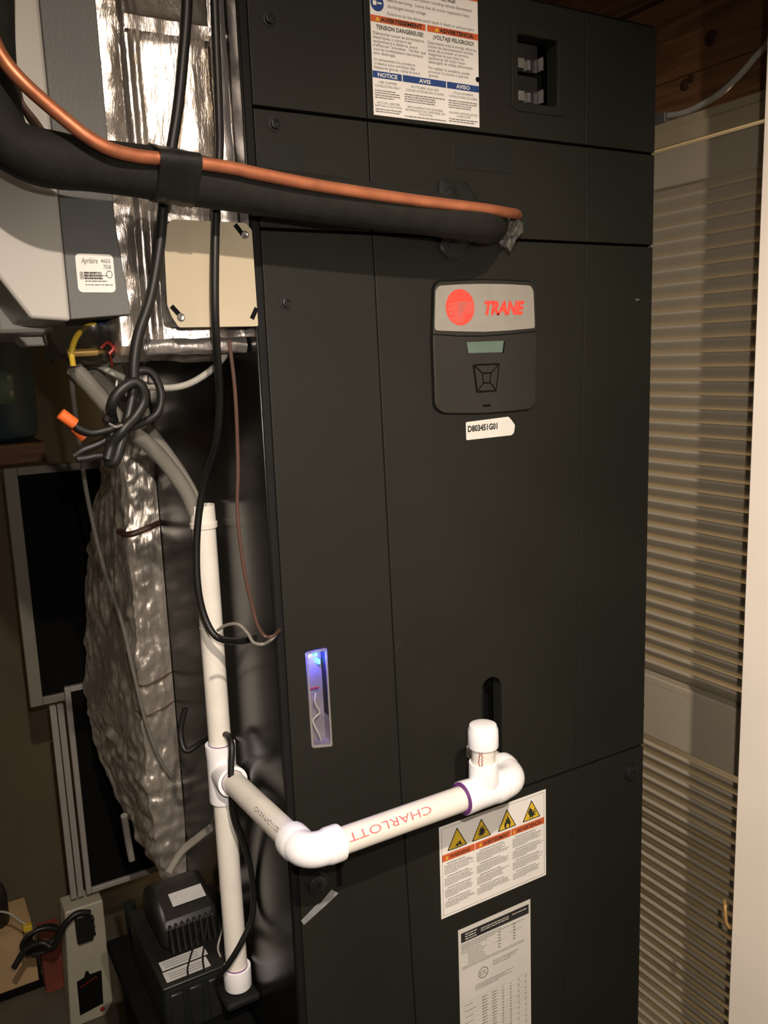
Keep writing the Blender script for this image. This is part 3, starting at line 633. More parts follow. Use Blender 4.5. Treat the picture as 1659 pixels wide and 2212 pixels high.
# ================================================================== INSULATED SUCTION LINE AND COPPER TUBE
il = thing('insulated_line', 'thick black foam insulated pipe crossing in front of the cabinet', 'pipe', (0.0, -0.06, 0.0))
cen = path((1052, 483, -.03), (1020, 477, -.055), (900, 458, -.06), (700, 431, -.06), (560, 413, -.06), (400, 387, -.06), (330, 374, -.06), (200, 357, -.06), (130, 348, -.06), (66, 334, -.058), (14, 304, -.055), (-12, 255, -.05), (-20, 190, -.046), (-28, 110, -.044), (-34, 40, -.04), (-34, -60, -.035), (-28, -220, -.03))
cen = [at(1060, 486, 1, .012)] + cen
MB().tube(cen, lambda t: 0.0205 * (1 + .03 * sin(t * 37) + (-.03 if t < .05 else 0)), 28, 10).build('foam_sleeve', M['foam'], il)
def band(u, k):
    """wrap of tape: hull round the foam sleeve and the copper tube"""
    c1 = at(u, 374 + (u - 330) * .185, 1, -.06); c2 = at(u, 341 + (u - 330) * .11, 1, -.0865); pts = []
    for c_, r in ((c1, .0222 + .0005 * sin(k * 2.1)), (c2, .0074)):
        for q in range(24): a_ = 2 * pi * q / 24; pts.append((c_.y + r * cos(a_), c_.z + r * sin(a_)))
    pts = sorted(set(pts)); hull = []
    for seq in (pts, pts[::-1]):
        h_ = []
        for p in seq:
            while len(h_) >= 2 and (h_[-1][0] - h_[-2][0]) * (p[1] - h_[-2][1]) - (h_[-1][1] - h_[-2][1]) * (p[0] - h_[-2][0]) <= 0: h_.pop()
            h_.append(p)
        hull += h_[:-1]
    cy, cz_ = (c1.y * .6 + c2.y * .4), (c1.z * .6 + c2.z * .4); out = []
    for q in range(40):      # resample by angle from the middle
        a_ = 2 * pi * q / 40; d = Vector((cos(a_), sin(a_))); best = 0
        for i in range(len(hull)):
            p, r_ = Vector(hull[i]) - Vector((cy, cz_)), Vector(hull[(i + 1) % len(hull)]) - Vector((cy, cz_)); e = r_ - p; den = d.x * e.y - d.y * e.x
            if abs(den) > 1e-12:
                t = (p.x * e.y - p.y * e.x) / den; u_ = (p.x * d.y - p.y * d.x) / den
                if t > best and -1e-6 <= u_ <= 1 + 1e-6: best = t
        out.append(Vector((c1.x, cy + d.x * best, cz_ + d.y * best)))
    return out
mb = MB(); rings = [band(324 + 87 * k / 9, k) for k in range(10)]
for r_ in rings: mb.v += r_
for i in range(9):
    for j in range(40): mb.f.append((i * 40 + j, i * 40 + (j + 1) % 40, (i + 1) * 40 + (j + 1) % 40, (i + 1) * 40 + j))
mb.f.append(tuple(range(40))); mb.f.append(tuple(range(399, 359, -1)))
mb.build('tape_band', M['tape'], il)
def lump(c, rad, seed, amp=.35, n=22):
    mb = MB(); c = Vector(c)
    def fn(i, j):
        th = pi * i; ph = 2 * pi * j; d = Vector((sin(th) * cos(ph), sin(th) * sin(ph), cos(th)))
        k = 1 + amp * noise.noise(d * 1.7 + Vector((seed, 0, 0))) + amp * .5 * noise.noise(d * 4 + Vector((0, seed, 0)))
        return c + Vector((d.x * rad[0], d.y * rad[1], d.z * rad[2])) * k
    return mb.surf(fn, n, n * 2, closed=True)
p = at(1072, 488, 1, -.012); lump(p, (.012, .012, .013), 3).build('putty', M['putty'], il)
p = at(1100, 494, 1, -.006); lump(p, (.014, .010, .017), 8, .5).build('putty', M['putty'], il)
p = at(985, 470, 1, -.004); lump(p, (.028, .006, .036), 5, .4).build('putty', M['panel_patch'], il)
cu = MB().tube([at(1118, 466, 1, .01)] + path((1114, 462, -.03), (1095, 459, -.055), (1040, 450, -.072), (900, 433, -.082), (700, 403, -.085), (560, 376, -.085), (500, 363, -.085), (411, 350, -.085), (330, 341, -.085), (285, 335, -.086), (235, 321, -.088), (185, 293, -.088), (125, 245, -.086), (62, 190, -.085), (20, 145, -.083), (-8, 100, -.08), (-30, 40, -.075), (-45, -60, -.07)), 0.0053, 16, 8)
tag(cu.build('copper_tube', M['copper']), 'thin bare copper tube running along the black insulated pipe', 'tube')
for k, (a, b) in enumerate((((44, 215, -.03), (78, 262, -.03)), ((50, 232, -.02), (84, 285, -.02)))):
    pts = path((30 + k * 2, 150, -.02), a, b, (120, 318 + k * 6, -.02), (160, 345, -.022))
    tag(MB().tube(pts, 0.0022, 10, 6).build('control_wire', M['brownwire']), ('thin dark wire slanting down behind the copper tube, the left one', 'thin dark wire slanting down behind the copper tube, the right one')[k], 'wire')

# ================================================================== PVC DRAIN
pd = thing('drain_pipe', 'white plastic drain pipe with tee, elbows and capped cleanout', 'pipe', (0.0, 0.0, -0.89))
R_ = 0.01335; RF = 0.0172
PV = Vector((-0.0195, 0.145, 0)); EL = Vector((-0.0195, -0.094, -0.587)); ER = Vector((0.2410, -0.084, -0.592)); TZ = -0.604
def vrod(z0, z1, r, name, m, x=PV.x, y=PV.y): return MB().tube([(x, y, z0), (x, y, z1)], r, 28, 0).build(name, M[m], pd)
vrod(-0.880, TZ, R_, 'vertical_pipe', 'pvc'); vrod(TZ, -0.300, R_, 'vertical_pipe', 'pvc')
c = MB().lathe((PV.x, PV.y, -.306), (0, 0, 1), [(0, R_), (0, .0153), (.006, .0156), (.0063, .0142), (.026, .0138), (.026, .0120), (.01, .0118)], 28); c.build('top_socket', M['pvc'], pd)
MB().lathe((PV.x, PV.y, -.4245), (0, 0, 1), [(0, R_), (.0005, R_ + .0006), (.0015, R_ + .0006), (.002, R_)], 28).build('joint_ring', M['pvc'], pd)
# tee
tee = MB().lathe((PV.x, PV.y, TZ - .036), (0, 0, 1), [(0, R_), (0, RF), (.003, RF + .0004), (.02, RF), (.055, RF), (.0685, RF + .0008), (.072, RF + .0006), (.072, R_ + .0005), (.066, R_)], 32)
tdir = (EL - Vector((PV.x, PV.y, TZ))).normalized()
tee.lathe((PV.x, PV.y, TZ), tdir, [(0, RF * .9), (.020, RF), (.034, RF + .0008), (.037, RF + .0006), (.037, R_ + .0006), (.031, R_)], 32)
tee.build('tee_fitting', M['pvcfit'], pd)
MB().lathe((PV.x, PV.y, TZ + .0345), (0, 0, 1), [(0, R_), (0, R_ + .0006), (.0022, R_ + .0003), (.0024, R_)], 28).build('primer_ring', M['purple'], pd)
MB().lathe(Vector((PV.x, PV.y, TZ)) + tdir * .0350, tdir, [(0, R_), (0, R_ + .0006), (.0024, R_ + .0003), (.0026, R_)], 28).build('primer_ring', M['purple'], pd)
MB().tube([Vector((PV.x, PV.y, TZ)) + tdir * .02, EL - tdir * .02], R_, 28, 0).build('side_pipe', M['pvc'], pd)
# front pipe
fdir = (ER - EL).normalized()
FP0 = EL + fdir * .02; FP1 = ER - fdir * .02
MB().tube([FP0, FP1], R_, 32, 0).build('front_pipe', M['pvc'], pd)
def elbow(c, d1, d2, L, name='elbow_fitting'):
    mb = MB(); c = Vector(c); pts = []; rb = .020
    a = c + d1 * rb; b = c + d2 * rb
    for k in range(13):
        t = k / 12; pts.append(a * (1 - t) ** 2 + c * 2 * t * (1 - t) + b * t * t)
    mb.tube([c + d1 * (rb + .002)] + pts + [c + d2 * (rb + .002)], RF * .97, 28, 0)
    for d in (d1, d2): mb.lathe(c + d * rb * .9, d, [(0, RF * .97), (.004, RF + .0006), (L - rb - .003, RF + .0008), (L - rb, RF + .0004), (L - rb, R_ + .0004), (L - rb - .004, R_)], 32)
    return mb.build(name, M['pvcfit'], pd)
elbow(EL, -tdir, fdir, .038)
elbow(ER, -fdir, Vector((0.15, 1, 0.02)).normalized(), .034)
# front tee with cleanout
TC = ER - fdir * .0445
tm = MB().lathe(TC - fdir * .030, fdir, [(0, R_), (0, RF + .0006), (.003, RF + .0008), (.02, RF), (.045, RF), (.056, RF)], 32)
tm.lathe(TC, (0, 0, 1), [(0, RF * .85), (.012, .0165), (.030, .0162), (.034, .0158), (.034, R_ * .9)], 28); tm.build('tee_fitting', M['pvcfit'], pd)
MB().lathe(TC - fdir * .0318, fdir, [(0, R_), (0, R_ + .0005), (.0012, RF + .0002), (.0022, RF + .0002), (.0024, R_)], 28).build('primer_ring', M['purple'], pd)
MB().tube([TC + Vector((0, 0, .02)), TC + Vector((0, 0, .058))], .0128, 28, 0).build('cleanout_stub', M['pvc'], pd)
MB().lathe(TC + Vector((0, 0, .052)), (0, 0, 1), [(0, R_), (0, .0162), (.0015, .0166), (.019, .0164), (.0245, .0145), (.0262, .0095), (.0262, .004)], 32).build('cleanout_cap', M['pvcfit'], pd)
MB().tube([ER + Vector((.002, .02, .001)), (0.2485, 0.018, -0.590)], R_, 24, 0).build('inlet_pipe', M['pvc'], pd)
# bottom coupling
MB().lathe((PV.x, PV.y, -.892), (0, 0, 1), [(0, .012), (0, .0168), (.0015, .0174), (.023, .0174), (.0265, .0172), (.0265, R_ + .0003), (.022, R_)], 32).build('bottom_coupling', M['pvcfit'], pd)
MB().lathe((PV.x, PV.y, -.8665), (0, 0, 1), [(0, R_), (0, R_ + .0006), (.0022, R_ + .0003), (.0024, R_)], 28).build('primer_ring', M['purple'], pd)
# printing on the pipes, wrapped on the cylinder
def pipe_text(body, p0, axis, length, h, ang0, flip, m, r=R_ + .0006, bold=0, name='pipe_printing'):
    me = text_mesh(body, h / .72, bold=bold); xs = [v.co.x for v in me.vertices]; a, b = min(xs), max(xs)
    axis = Vector(axis).normalized(); up = Vector((0, 0, 1)); up = (up - axis * up.dot(axis)).normalized(); out = up.cross(axis)   # out: towards camera for front pipe
    if out.y > 0 and abs(axis.x) > .5: out = -out
    if abs(axis.x) <= .5 and out.x > 0: out = -out
    def fn(c):
        s = (c.x - a) / (b - a) * length; t = c.y
        if flip: s = length - s; t = -t
        an = ang0 + t / r
        return Vector(p0) + axis * s + out * cos(an) * r + up * sin(an) * r
    MB().add(me, fn).build(name, M[m], pd, smooth=False)
pipe_text('CHARLOTT', FP0 + fdir * .020, fdir, .098, .0085, radians(52), True, 'pinkink', bold=.0000)
p_a = EL - tdir * .043
pipe_text('CH 3/4 PVC-1120', p_a, -tdir, .062, .005, radians(50), True, 'pipeink')
st = MB(); rngp = random.Random(7)
for k in range(13):
    z = TC.z + .033 + k * .0014; 
    for q in range(2):
        an = radians(-150 + q * 14 + rngp.uniform(-3, 3)); r = .0131
        pts = [(TC.x + cos(an + da) * r, TC.y + sin(an + da) * r, z + dz) for da, dz in ((0, 0), (.12, 0), (.12, .0009), (0, .0009))]; st.quad(*pts)
st.build('pipe_printing', M['redwire'], pd, smooth=False)

# ================================================================== FOIL DUCTS
fd_ = thing('foil_duct', 'shiny foil wrapped rectangular duct with a ridged tape frame left of the cabinet', 'duct', (-0.06, 0.2, -0.12))
def foil_front(i, j):
    z = -0.113 + i * 0.56; x = -0.1215 + j * 0.1215
    y = 0.036 + max(0, z - .178) * .22 - (.15 + .05 * sin(z * 30)) * max(0, min(x + .085, .05)) + .10 * max(0, min(x + .035, .03))
    e = min(j * 0.1215, 1) ; 
    # rounded outer edges
    ex = x + 0.1215; 
    if ex < .008: y += (.008 - ex) ** 2 * 60
    if z < -.100: y += (-.100 - z) ** 2 * 60
    ridge = math.exp(-((x + .0925 - .0 * z) / .0045) ** 2) * .006 + math.exp(-((x + .084) / .002) ** 2) * .002
    y -= ridge
    y -= math.exp(-((z - .175) / .006) ** 2) * .004 * (1 if x > -.09 else 0)
    n1 = noise.noise(Vector((x * 22, 1.3, z * 9))) * .0022 + noise.noise(Vector((x * 70, 4.3, z * 40))) * .0007 + noise.noise(Vector((x * 160, 9, z * 60))) * .0003
    return (x, y + n1, z)
ff = MB().surf(foil_front, 150, 60); ff.build('foil_face', M['foil'], fd_, angle=80)
def foil_left(i, j):
    z = -0.113 + i * 0.56; y = 0.034 + j * .42
    return (-0.1213 + noise.noise(Vector((y * 20, 7, z * 15))) * .002, y, z)
MB().surf(foil_left, 60, 30).build('foil_face', M['foil2'], fd_, angle=80)
def foil_bot(i, j):
    x = -0.1215 + j * .1205; y = .034 + i * .40
    sag = (noise.noise(Vector((x * 26, y * 18, 3))) * .008 + noise.noise(Vector((x * 70, y * 50, 6))) * .003 - .006 * sin(pi * min(1, i * 4))) * min(1, i * 8)
    return (x, y, -.113 + sag)
MB().surf(foil_bot, 50, 40).build('foil_face', M['foil2'], fd_, angle=80)
MB().box(-0.118, -0.001, 0.05, 0.44, -0.095, 0.44).build('duct_core', M['dark'], fd_)
# bright tape strip at the cabinet side
def tp_(i, j):
    z = -.02 + i * .46; x = -.018 + j * .0165
    return (x, .0275 + noise.noise(Vector((x * 60, 2, z * 35))) * .0022 - .002 * sin(j * pi), z)
MB().surf(tp_, 110, 12).build('tape_strip', M['foiltape'], fd_, angle=80)
def tp2(i, j):
    z = -.105 + i * .46; x = -.1205 + j * .020
    return (x, .0305 + noise.noise(Vector((x * 60, 5, z * 45))) * .002 - .0015 * sin(j * pi), z)
MB().surf(tp2, 110, 12).build('tape_strip', M['foil'], fd_, angle=80)
def tp3(i, j):
    z = .168 + i * .012; x = -.095 + j * .085
    return (x, .027 + noise.noise(Vector((x * 60, 5, z * 45))) * .002, z)
MB().surf(tp3, 8, 30).build('tape_strip', M['foiltape'], fd_, angle=80)
# bottom roll of foil under the junction box
def roll(i, j):
    x = -.1005 + i * .098; a = 2 * pi * j; r = .0075 * (1 + .25 * noise.noise(Vector((x * 60, cos(a) * 1.5, sin(a) * 1.5))))
    return (x, .026 + cos(a) * r * .9, -.1065 + sin(a) * r)
MB().surf(roll, 40, 20, True).build('foil_roll', M['foiltape'], fd_, angle=80)

# lower foil column standing against the side of the cabinet
fc = thing('foil_column', 'crumpled foil wrapped duct section tapering down beside the cabinet', 'duct', (-0.03, 0.5, -0.95))
ZT = [-.10, -.2, -.27, -.35, -.48, -.60, -.72, -.80, -.86, -.90, -.93]
YB = [.47, .48, .52, .60, .715, .77, .80, .80, .70, .62, .50]
XW = [.038, .044, .046, .049, .050, .052, .055, .052, .045, .028, .012]
def interp(z, T):
    for k in range(len(ZT) - 1):
        if ZT[k] >= z >= ZT[k + 1]:
            t = (ZT[k] - z) / (ZT[k] - ZT[k + 1]); return T[k] * (1 - t) + T[k + 1] * t
    return T[-1] if z < ZT[-1] else T[0]
def col(i, j):
    z = -.10 - i * .83; w_ = interp(z, XW); yb = interp(z, YB); y0 = .40 + max(0, -.80 - z) * .15
    P = 0.20
    if j < P: t = j / P; x = -.001 - w_ * t; y = y0
    else: t = (j - P) / (1 - P); x = -.001 - w_; y = y0 + (yb - y0) * t
    corner = math.exp(-((j - P) / .03) ** 2)
    d = noise.noise(Vector((x * 30 + j * 9, y * 16, z * 22))) * .006 + noise.noise(Vector((j * 30, y * 40, z * 50 + 3))) * .003 + noise.noise(Vector((j * 60, y * 10, z * 120 + 3))) * .0012
    d *= (.35 if j < .04 else 1)
    if z < -.70: d += .006 * noise.noise(Vector((j * 7, 2, z * 60)))
    return (x + d * (.3 if j < P else 1.1) + corner * .004, y + d * (1 if j < P else .2) + corner * .003, z)
MB().surf(col, 260, 90).build('foil_wrap', M['foil2'], fc, angle=80)
# joining strap and staples
for z, s_ in ((-.345, .012), (-.565, .003), (-.61, .003)):
    MB().tube([(-.002, .399, z + .004), (-.02, .392, z), (-.046, .394, z - .006), (-.053, .42, z - .004)], s_ * .35, 10).build('binding', M['brownwire'], fc)

# ================================================================== JUNCTION BOX
jb = thing('junction_box', 'square steel junction box with cream blank cover below the black insulated pipe', 'electrical box', (-0.043, 0.01, -0.092))
jx0, jx1, jz0, jz1 = -.0845, .0, -.0905, .0035
pl = [(jx0 + .007, jz0), (jx1 - .0005, jz0), (jx1 - .001, jz1 - .006), (jx1 - .007, jz1), (jx0 + .009, jz1), (jx0, jz1 - .008), (jx0 - .002, jz0 + .02), (jx0 + .001, jz0 + .010)]
me, fn = plate(rpoly(pl, .002), [], -.0065, -.005, .0003); cov = MB().add(me, fn).build('cover', M['cream'], jb, smooth=False)
MB().box(jx0 + .003, jx1 - .001, -.005, .030, jz0 + .002, jz1 - .001).build('box_body', M['boxsteel'], jb, bevel=.004)
def slotm(x, z, dx, dz, w_):
    d = Vector((dx, 0, dz)); n = Vector((-dz, 0, dx)).normalized() * w_; c = Vector((x, -.0068, z)); pts = [c - d + n, c - d - n, c + d - n, c + d + n]; return pts
for (x, z, dx, dz) in ((jx1 - .0135, jz1 - .007, .004, -.005), (jx0 + .005, jz0 + .015, .0035, -.004), (jx1 - .004, jz0 + .012, .0028, .005)):
    MB().quad(*slotm(x, z, dx, dz, .0022)).build('screw_slot', M['dark'], cov, smooth=False)
for (x, z) in ((jx1 - .0085, jz1 - .011), (jx0 + .0095, jz0 + .009)):
    MB().lathe((x, -.0065, z), (0, -1, 0), [(0, .0038), (.001, .0036), (.0018, .0025), (.0012, .0008)], 18).build('cover_screw', M['steel'], cov)

# ================================================================== HUMIDIFIER
hm = thing('humidifier', 'white and grey furnace humidifier at the upper left edge', 'humidifier', (-0.15, 0.2, -0.09))
MB().box(-0.165, -0.1235, .036, .5, -.0785, .42).build('base_box', M['humgrey'], hm)
MB().prism([(-.1672, -.0815), (-.1145, -.0775), (-.1215, .0), (-.1215, .42), (-.1672, .42)], .012, .0255, 1).build('side_plate', M['humgrey'], hm, bevel=.001)
MB().prism([(-.1675, -.083), (-.200, -.0805), (-.2215, -.047), (-.240, -.010), (-.247, .03), (-.247, .42), (-.1675, .42)], .010, .40, 1).build('front_cover', M['humwhite'], hm, bevel=.003, seg=3)
MB().prism([(.12, -.088), (.40, -.088), (.40, .05), (.12, .05)], -.150, -.215, 0).build('lower_housing', M['humwhite'], hm, bevel=.004)
MB().prism([(-.190, -.086), (-.148, -.086), (-.158, -.099), (-.180, -.099)], .185, .24, 1).build('drain_spout', M['humwhite'], hm, bevel=.002)
hx0, hz1_ = Fp(158, 546, .012); hx1, hz0_ = Fp(251, 632, .012); hx0 += .0012; hx1 += -.0002
me, fn = plate(rrect(hx0, hx1, hz0_, hz1_ - .0005, .004), [], .0114, .0120, .0001); lb = MB().add(me, fn).build('maker_label', M['paper'], hm, smooth=False)
tx = MB(); hw = hx1 - hx0; Yh = .0112
fit_text(tx, 'Aprilaire', hx0 + hw * .14, hx0 + hw * .58, hz1_ - .0085, .0048, Yh, bold=.0001, shear=.3); fit_text(tx, '4655', hx0 + hw * .66, hx0 + hw * .92, hz1_ - .0080, .0034, Yh, bold=.0001); fit_text(tx, '7558', hx0 + hw * .72, hx0 + hw * .92, hz1_ - .0130, .0034, Yh, bold=.0001)
word_bars(tx, hx0 + hw * .2, hx0 + hw * .95, hz0_ + .0065, .0009, Yh, rng); 
me, fn = plate([(hx0 + hw * .86 + .0028 * cos(t * pi / 10), hz0_ + .0155 + .0034 * sin(t * pi / 10)) for t in range(20)], [[(hx0 + hw * .86 + .0021 * cos(t * pi / 10), hz0_ + .0155 + .0027 * sin(t * pi / 10)) for t in range(20)]], .0111, .0112, 0); tx.add(me, fn)
tx.build('printing', M['greyink'], lb, smooth=False)
tg = MB()
for k in range(4): word_bars(tg, hx0 + hw * .2, hx0 + hw * .85, hz1_ - .0165 - k * .0024, .0008, Yh, rng, rng.uniform(.6, 1))
bars = random.Random(5); xx = hx0 + hw * .08
while xx < hx0 + hw * .66:
    ww = bars.uniform(.0002, .0007); rect(tg, xx, xx + ww, hz0_ + .011, hz0_ + .0175, Yh); xx += ww + bars.uniform(.0002, .0005)
tg.build('printing', M['putty'], lb, smooth=False)

# solenoid valve and smoky drip cup below the humidifier
sv = thing('solenoid_valve', 'brass and yellow humidifier water valve inside a smoky plastic cup', 'valve', (-0.12, 0.09, -0.125))
def cup(i, j):
    a = 2 * pi * j; th = i * pi / 2; r = sin(th) ** .6
    return (-.128 + .046 * cos(a) * r, .11 + .045 * sin(a) * r, -.084 - .040 * cos(th))
cupo = MB().surf(cup, 14, 36, True).build('plastic_cup', M['dome'], sv)
MB().tube(path((145, 763, .07), (210, 760, .07)), .0038, 16, 0).build('brass_fitting', M['brass'], sv)
MB().tube(path((206, 760, .07), (232, 758, .075)), .0025, 14, 0).build('brass_fitting', M['brass'], sv)
MB().tube(path((158, 790, .068), (155, 760, .067), (165, 728, .07), (185, 708, .075), (205, 700, .08)), .0028, 12).build('yellow_tube', M['yellowplastic'], sv)
p0, p1 = at(268, 705, 1, .05), at(286, 752, 1, .05)
MB().box(p0.x, p1.x, .048, .052, p1.z, p0.z).build('yellow_tag', M['yellowplastic'], sv, bevel=.0006)
tt = MB()
for k in range(6): z = p0.z - .003 - k * .0033; tt.box(p0.x + .001, p1.x - .002, .0477, .048, z - .0007, z)
tt.build('tag_printing', M['ink'], sv)
p0 = at(215, 715, 1, .09); lump(p0, (.008, .008, .012), 2, .2, 10).build('valve_coil', M['blueplastic'], sv)
MB().tube(path((203, 700, .08), (212, 722, .085), (228, 742, .09)), .004, 10).build('lever', M['blueplastic'], sv)
MB().tube(path((218, 752, .06), (232, 740, .06), (245, 752, .06), (236, 765, .06)), .0016, 8).build('lead', M['redwire'], sv)
MB().tube(path((236, 762, .06), (240, 775, .07), (242, 790, .08)), .0012, 8).build('lead', M['redwire'], sv)
lump(at(250, 745, 1, .1), (.014, .012, .014), 6, .4, 12).build('bracket', M['brownwire'], sv)

# tubes
tag(MB().tube(path((160, 795, .09), (205, 845, .10), (262, 912, .115), (322, 962, .13), (368, 1012, .14), (402, 1062, .145), (422, 1108, .146)), .0082, 18).build('clear_tube', M['vinyl']), 'cloudy clear drain tube bending down into the white pipe, lower one', 'tube')
tag(MB().tube(path((198, 800, .13), (245, 850, .15), (300, 905, .165), (350, 965, .17), (392, 1025, .165), (418, 1072, .155), (432, 1110, .150)), .0070, 18).build('clear_tube', M['vinyl']), 'cloudy clear drain tube lying just above the other one', 'tube')
tag(MB().tube(path((215, 790, .10), (250, 808, .09), (300, 828, .08), (350, 838, .07), (400, 832, .06), (445, 808, .05), (480, 775, .045), (500, 738, .03)), .0034, 12).build('white_cable', M['whitecable']), 'white cable hanging in an arc under the cream cover box', 'cable')
tag(MB().tube(path((152, 785, .12), (158, 850, .14), (172, 960, .2), (190, 1080, .28), (225, 1230, .35), (262, 1340, .37), (288, 1450, .375), (315, 1560, .38), (345, 1640, .385), (372, 1680, .388)), .0026, 10).build('thin_tube', M['greywire']), 'thin grey tube slanting down across the crumpled foil', 'tube')
tag(MB().tube(path((362, 1888, .20), (392, 1840, .22), (430, 1808, .24), (462, 1780, .25), (475, 1740, .20)), .0050, 12).build('discharge_tube', M['vinyl']), 'cloudy tube rising from the black condensate pump', 'tube')
# wires hanging on the black side panel
tag(MB().tube(path((495, 735, .0), (508, 850, -.004), (514, 1000, -.004), (513, 1110, -.006), (527, 1230, -.01), (545, 1310, -.012), (556, 1350, -.014), (572, 1374, -.016), (590, 1374, -.02)) + [at(604, 1361, 1, -.004)], .0019, 10).build('brown_wire', M['brownwire']), 'thin brown wire hanging beside the cabinet edge', 'wire')
tag(MB().tube(path((470, 1362, .02), (490, 1350, .01), (515, 1349, .0), (535, 1368, -.006), (548, 1388, -.01), (570, 1391, -.012), (590, 1378, -.02)) + [at(602, 1363, 1, -.003)], .0017, 10).build('grey_wire', M['greywire']), 'short grey wire looping at the cabinet edge', 'wire')

# ================================================================== BLACK CORDS
tag(MB().tube(path((462, -30, -.03), (467, 100, -.03), (473, 250, -.028), (474, 330, -.026), (467, 450, -.026), (464, 600, -.03), (466, 720, -.02), (474, 850, .02), (468, 950, .05), (445, 1030, .09), (431, 1100, .105), (425, 1180, .11), (427, 1260, .11), (438, 1320, .108), (458, 1365, .10), (482, 1382, .09), (520, 1385, .06), (552, 1378, .04)), .0038, 14).build('hanging_cable', M['cord']), 'black cord in front of the cream cover box looping round the white pipe', 'cord')
cA_ = thing('tangled_cord', 'black cord with a knotted bundle and orange plug end at left', 'cord', (-.12, .0, -.2))
yk = -.02
MB().tube(path((405, -30, -.015), (401, 60, -.015), (386, 220, -.016), (370, 325, -.016), (353, 440, -.016), (345, 530, -.018), (326, 640, -.02), (300, 720, -.02), (290, 780, -.02), (288, 840, -.02), (277, 900, -.025), (262, 955, -.03), (248, 996, -.03), (236, 995, -.025), (240, 955, -.02), (246, 915, -.012)), .0048, 14).build('cord', M['cord'], cA_)
MB().tube(path((246, 915, -.012), (240, 880, -.03), (255, 848, -.035), (288, 826, -.035), (308, 838, -.035), (310, 868, -.033), (292, 900, -.034), (264, 930, -.036), (242, 962, -.03), (232, 992, -.03)), .0045, 14).build('cord', M['cord'], cA_)
MB().tube(path((275, 825, -.01), (300, 802, -.01), (330, 808, -.01), (348, 850, -.01), (340, 892, -.01), (305, 915, -.012), (262, 930, -.015), (215, 958, -.012), (180, 972, -.01), (160, 985, -.008)), .0036, 14).build('cord', M['cord'], cA_)
MB().tube(path((262, 920, -.02), (235, 928, -.02), (200, 935, -.02), (172, 926, -.02), (160, 915, -.02)), .0036, 14).build('cord', M['cord'], cA_)
MB().tube(path((235, 985, -.01), (210, 985, -.01), (185, 990, -.01), (165, 992, -.01)), .0034, 14).build('cord', M['cord'], cA_)
MB().tube(path((163, 917, -.02), (130, 893, -.02)), lambda t: .0050 + .0003 * sin(t * 9), 12, 0).build('orange_plug', M['orangeplastic'], cA_, bevel=.0008)
MB().tube(path((160, 923, -.005), (184, 943, -.005)), lambda t: .0042 + .0018 * t, 12, 0).build('orange_plug', M['orangeplastic'], cA_)
lump(at(232, 905, 1, -.022), (.0045, .005, .0045), 1, .2, 10).build('tie_knot', M['cord'], cA_)
MB().tube(path((236, 915, -.038), (250, 922, -.042), (264, 918, -.04)), .0012, 8).build('cable_tie', M['greywire'], cA_)
tag(MB().tube(path((400, 1530, .2), (390, 1580, .2), (402, 1622, .19), (440, 1600, .18), (480, 1585, .14), (500, 1605, .11), (499, 1680, .10), (506, 1760, .10), (530, 1830, .105), (546, 1910, .11), (545, 1980, .11), (522, 2035, .11), (495, 2080, .115), (470, 2110, .13)), .0036, 14).build('looped_cable', M['cord']), 'black cord hanging along the lower white pipe to the pump', 'cord')

# ================================================================== CONDENSATE PUMP
cp = thing('condensate_pump', 'black condensate pump with white stickers at the foot of the white pipe', 'pump', (-.06, .25, -.945))
def Q(u, v, y): p = at(u, v, 1, y); return p
mb = MB()
tk = [(-.112, -.985), (-.004, -.985), (-.004, -.895), (-.106, -.895)]
MB().box(-.107, -.004, .164, .335, -.945, -.874).build('tank', M['pumpgrey'], cp, bevel=.006, seg=4)
MB().box(-.109, -.002, .161, .338, -.8755, -.8705).build('tank_lid', M['cord'], cp, bevel=.002)
hp = [(.224, -.8705), (.224, -.838), (.232, -.832), (.285, -.818), (.300, -.818), (.316, -.826), (.325, -.84), (.325, -.8705)]
MB().prism(hp, -.090, -.012, 0).build('motor_hood', M['cord'], cp, bevel=.010, seg=5)
MB().box(-.082, -.020, .2215, .225, -.868, -.842).build('grille_back', M['dark'], cp)
for k in range(8):
    x = -.0805 + k * .0080; MB().prism([(.213, -.869), (.222, -.869), (.226, -.834), (.220, -.836)], x, x + .0035, 0).build('grille_fin', M['blackplastic'], cp, bevel=.0008)
MB().box(-.0555, -.054, .2195, .2215, -.868, -.848).build('motor_shaft', M['cream'], cp)
def sticker(x0, x1, y0, y1, z0, z1, name='sticker'):
    mb = MB(); mb.quad((x0, y0, z0), (x1, y0, z0), (x1, y1, z1), (x0, y1, z1)); o = mb.build(name, M['pumplabel'], cp, smooth=False)
    s = o.modifiers.new('s', 'SOLIDIFY'); s.thickness = .0003; return o
sticker(-.100, -.041, .1925, .2105, -.8700, -.8700); sticker(-.101, -.045, .1695, .1895, -.8700, -.8700); sticker(-.066, -.021, .249, .271, -.8268, -.8212)
tg = MB()
for y in (.196, .2005, .205, .173, .1775, .182): tg.quad((-.096, y, -.8696), (-.052, y, -.8696), (-.052, y + .0012, -.8696), (-.096, y + .0012, -.8696))
tg.build('sticker_printing', M['greyink'], cp, smooth=False)
for k in range(4): MB().box(-.100 + k * .024, -.084 + k * .024, .1615, .1655, -.938, -.884).build('tank_rib', M['blackplastic'], cp, bevel=.0015)
MB().box(-.044, -.0, .118, .165, -.904, -.8935).build('inlet_boss', M['gasket'], cp, bevel=.004)
MB().tube([(-.040, .225, -.850), (-.050, .212, -.858), (-.062, .195, -.864), (-.072, .178, -.867), (-.076, .164, -.869)], .0012, 8).build('pump_lead', M['cord'], cp)
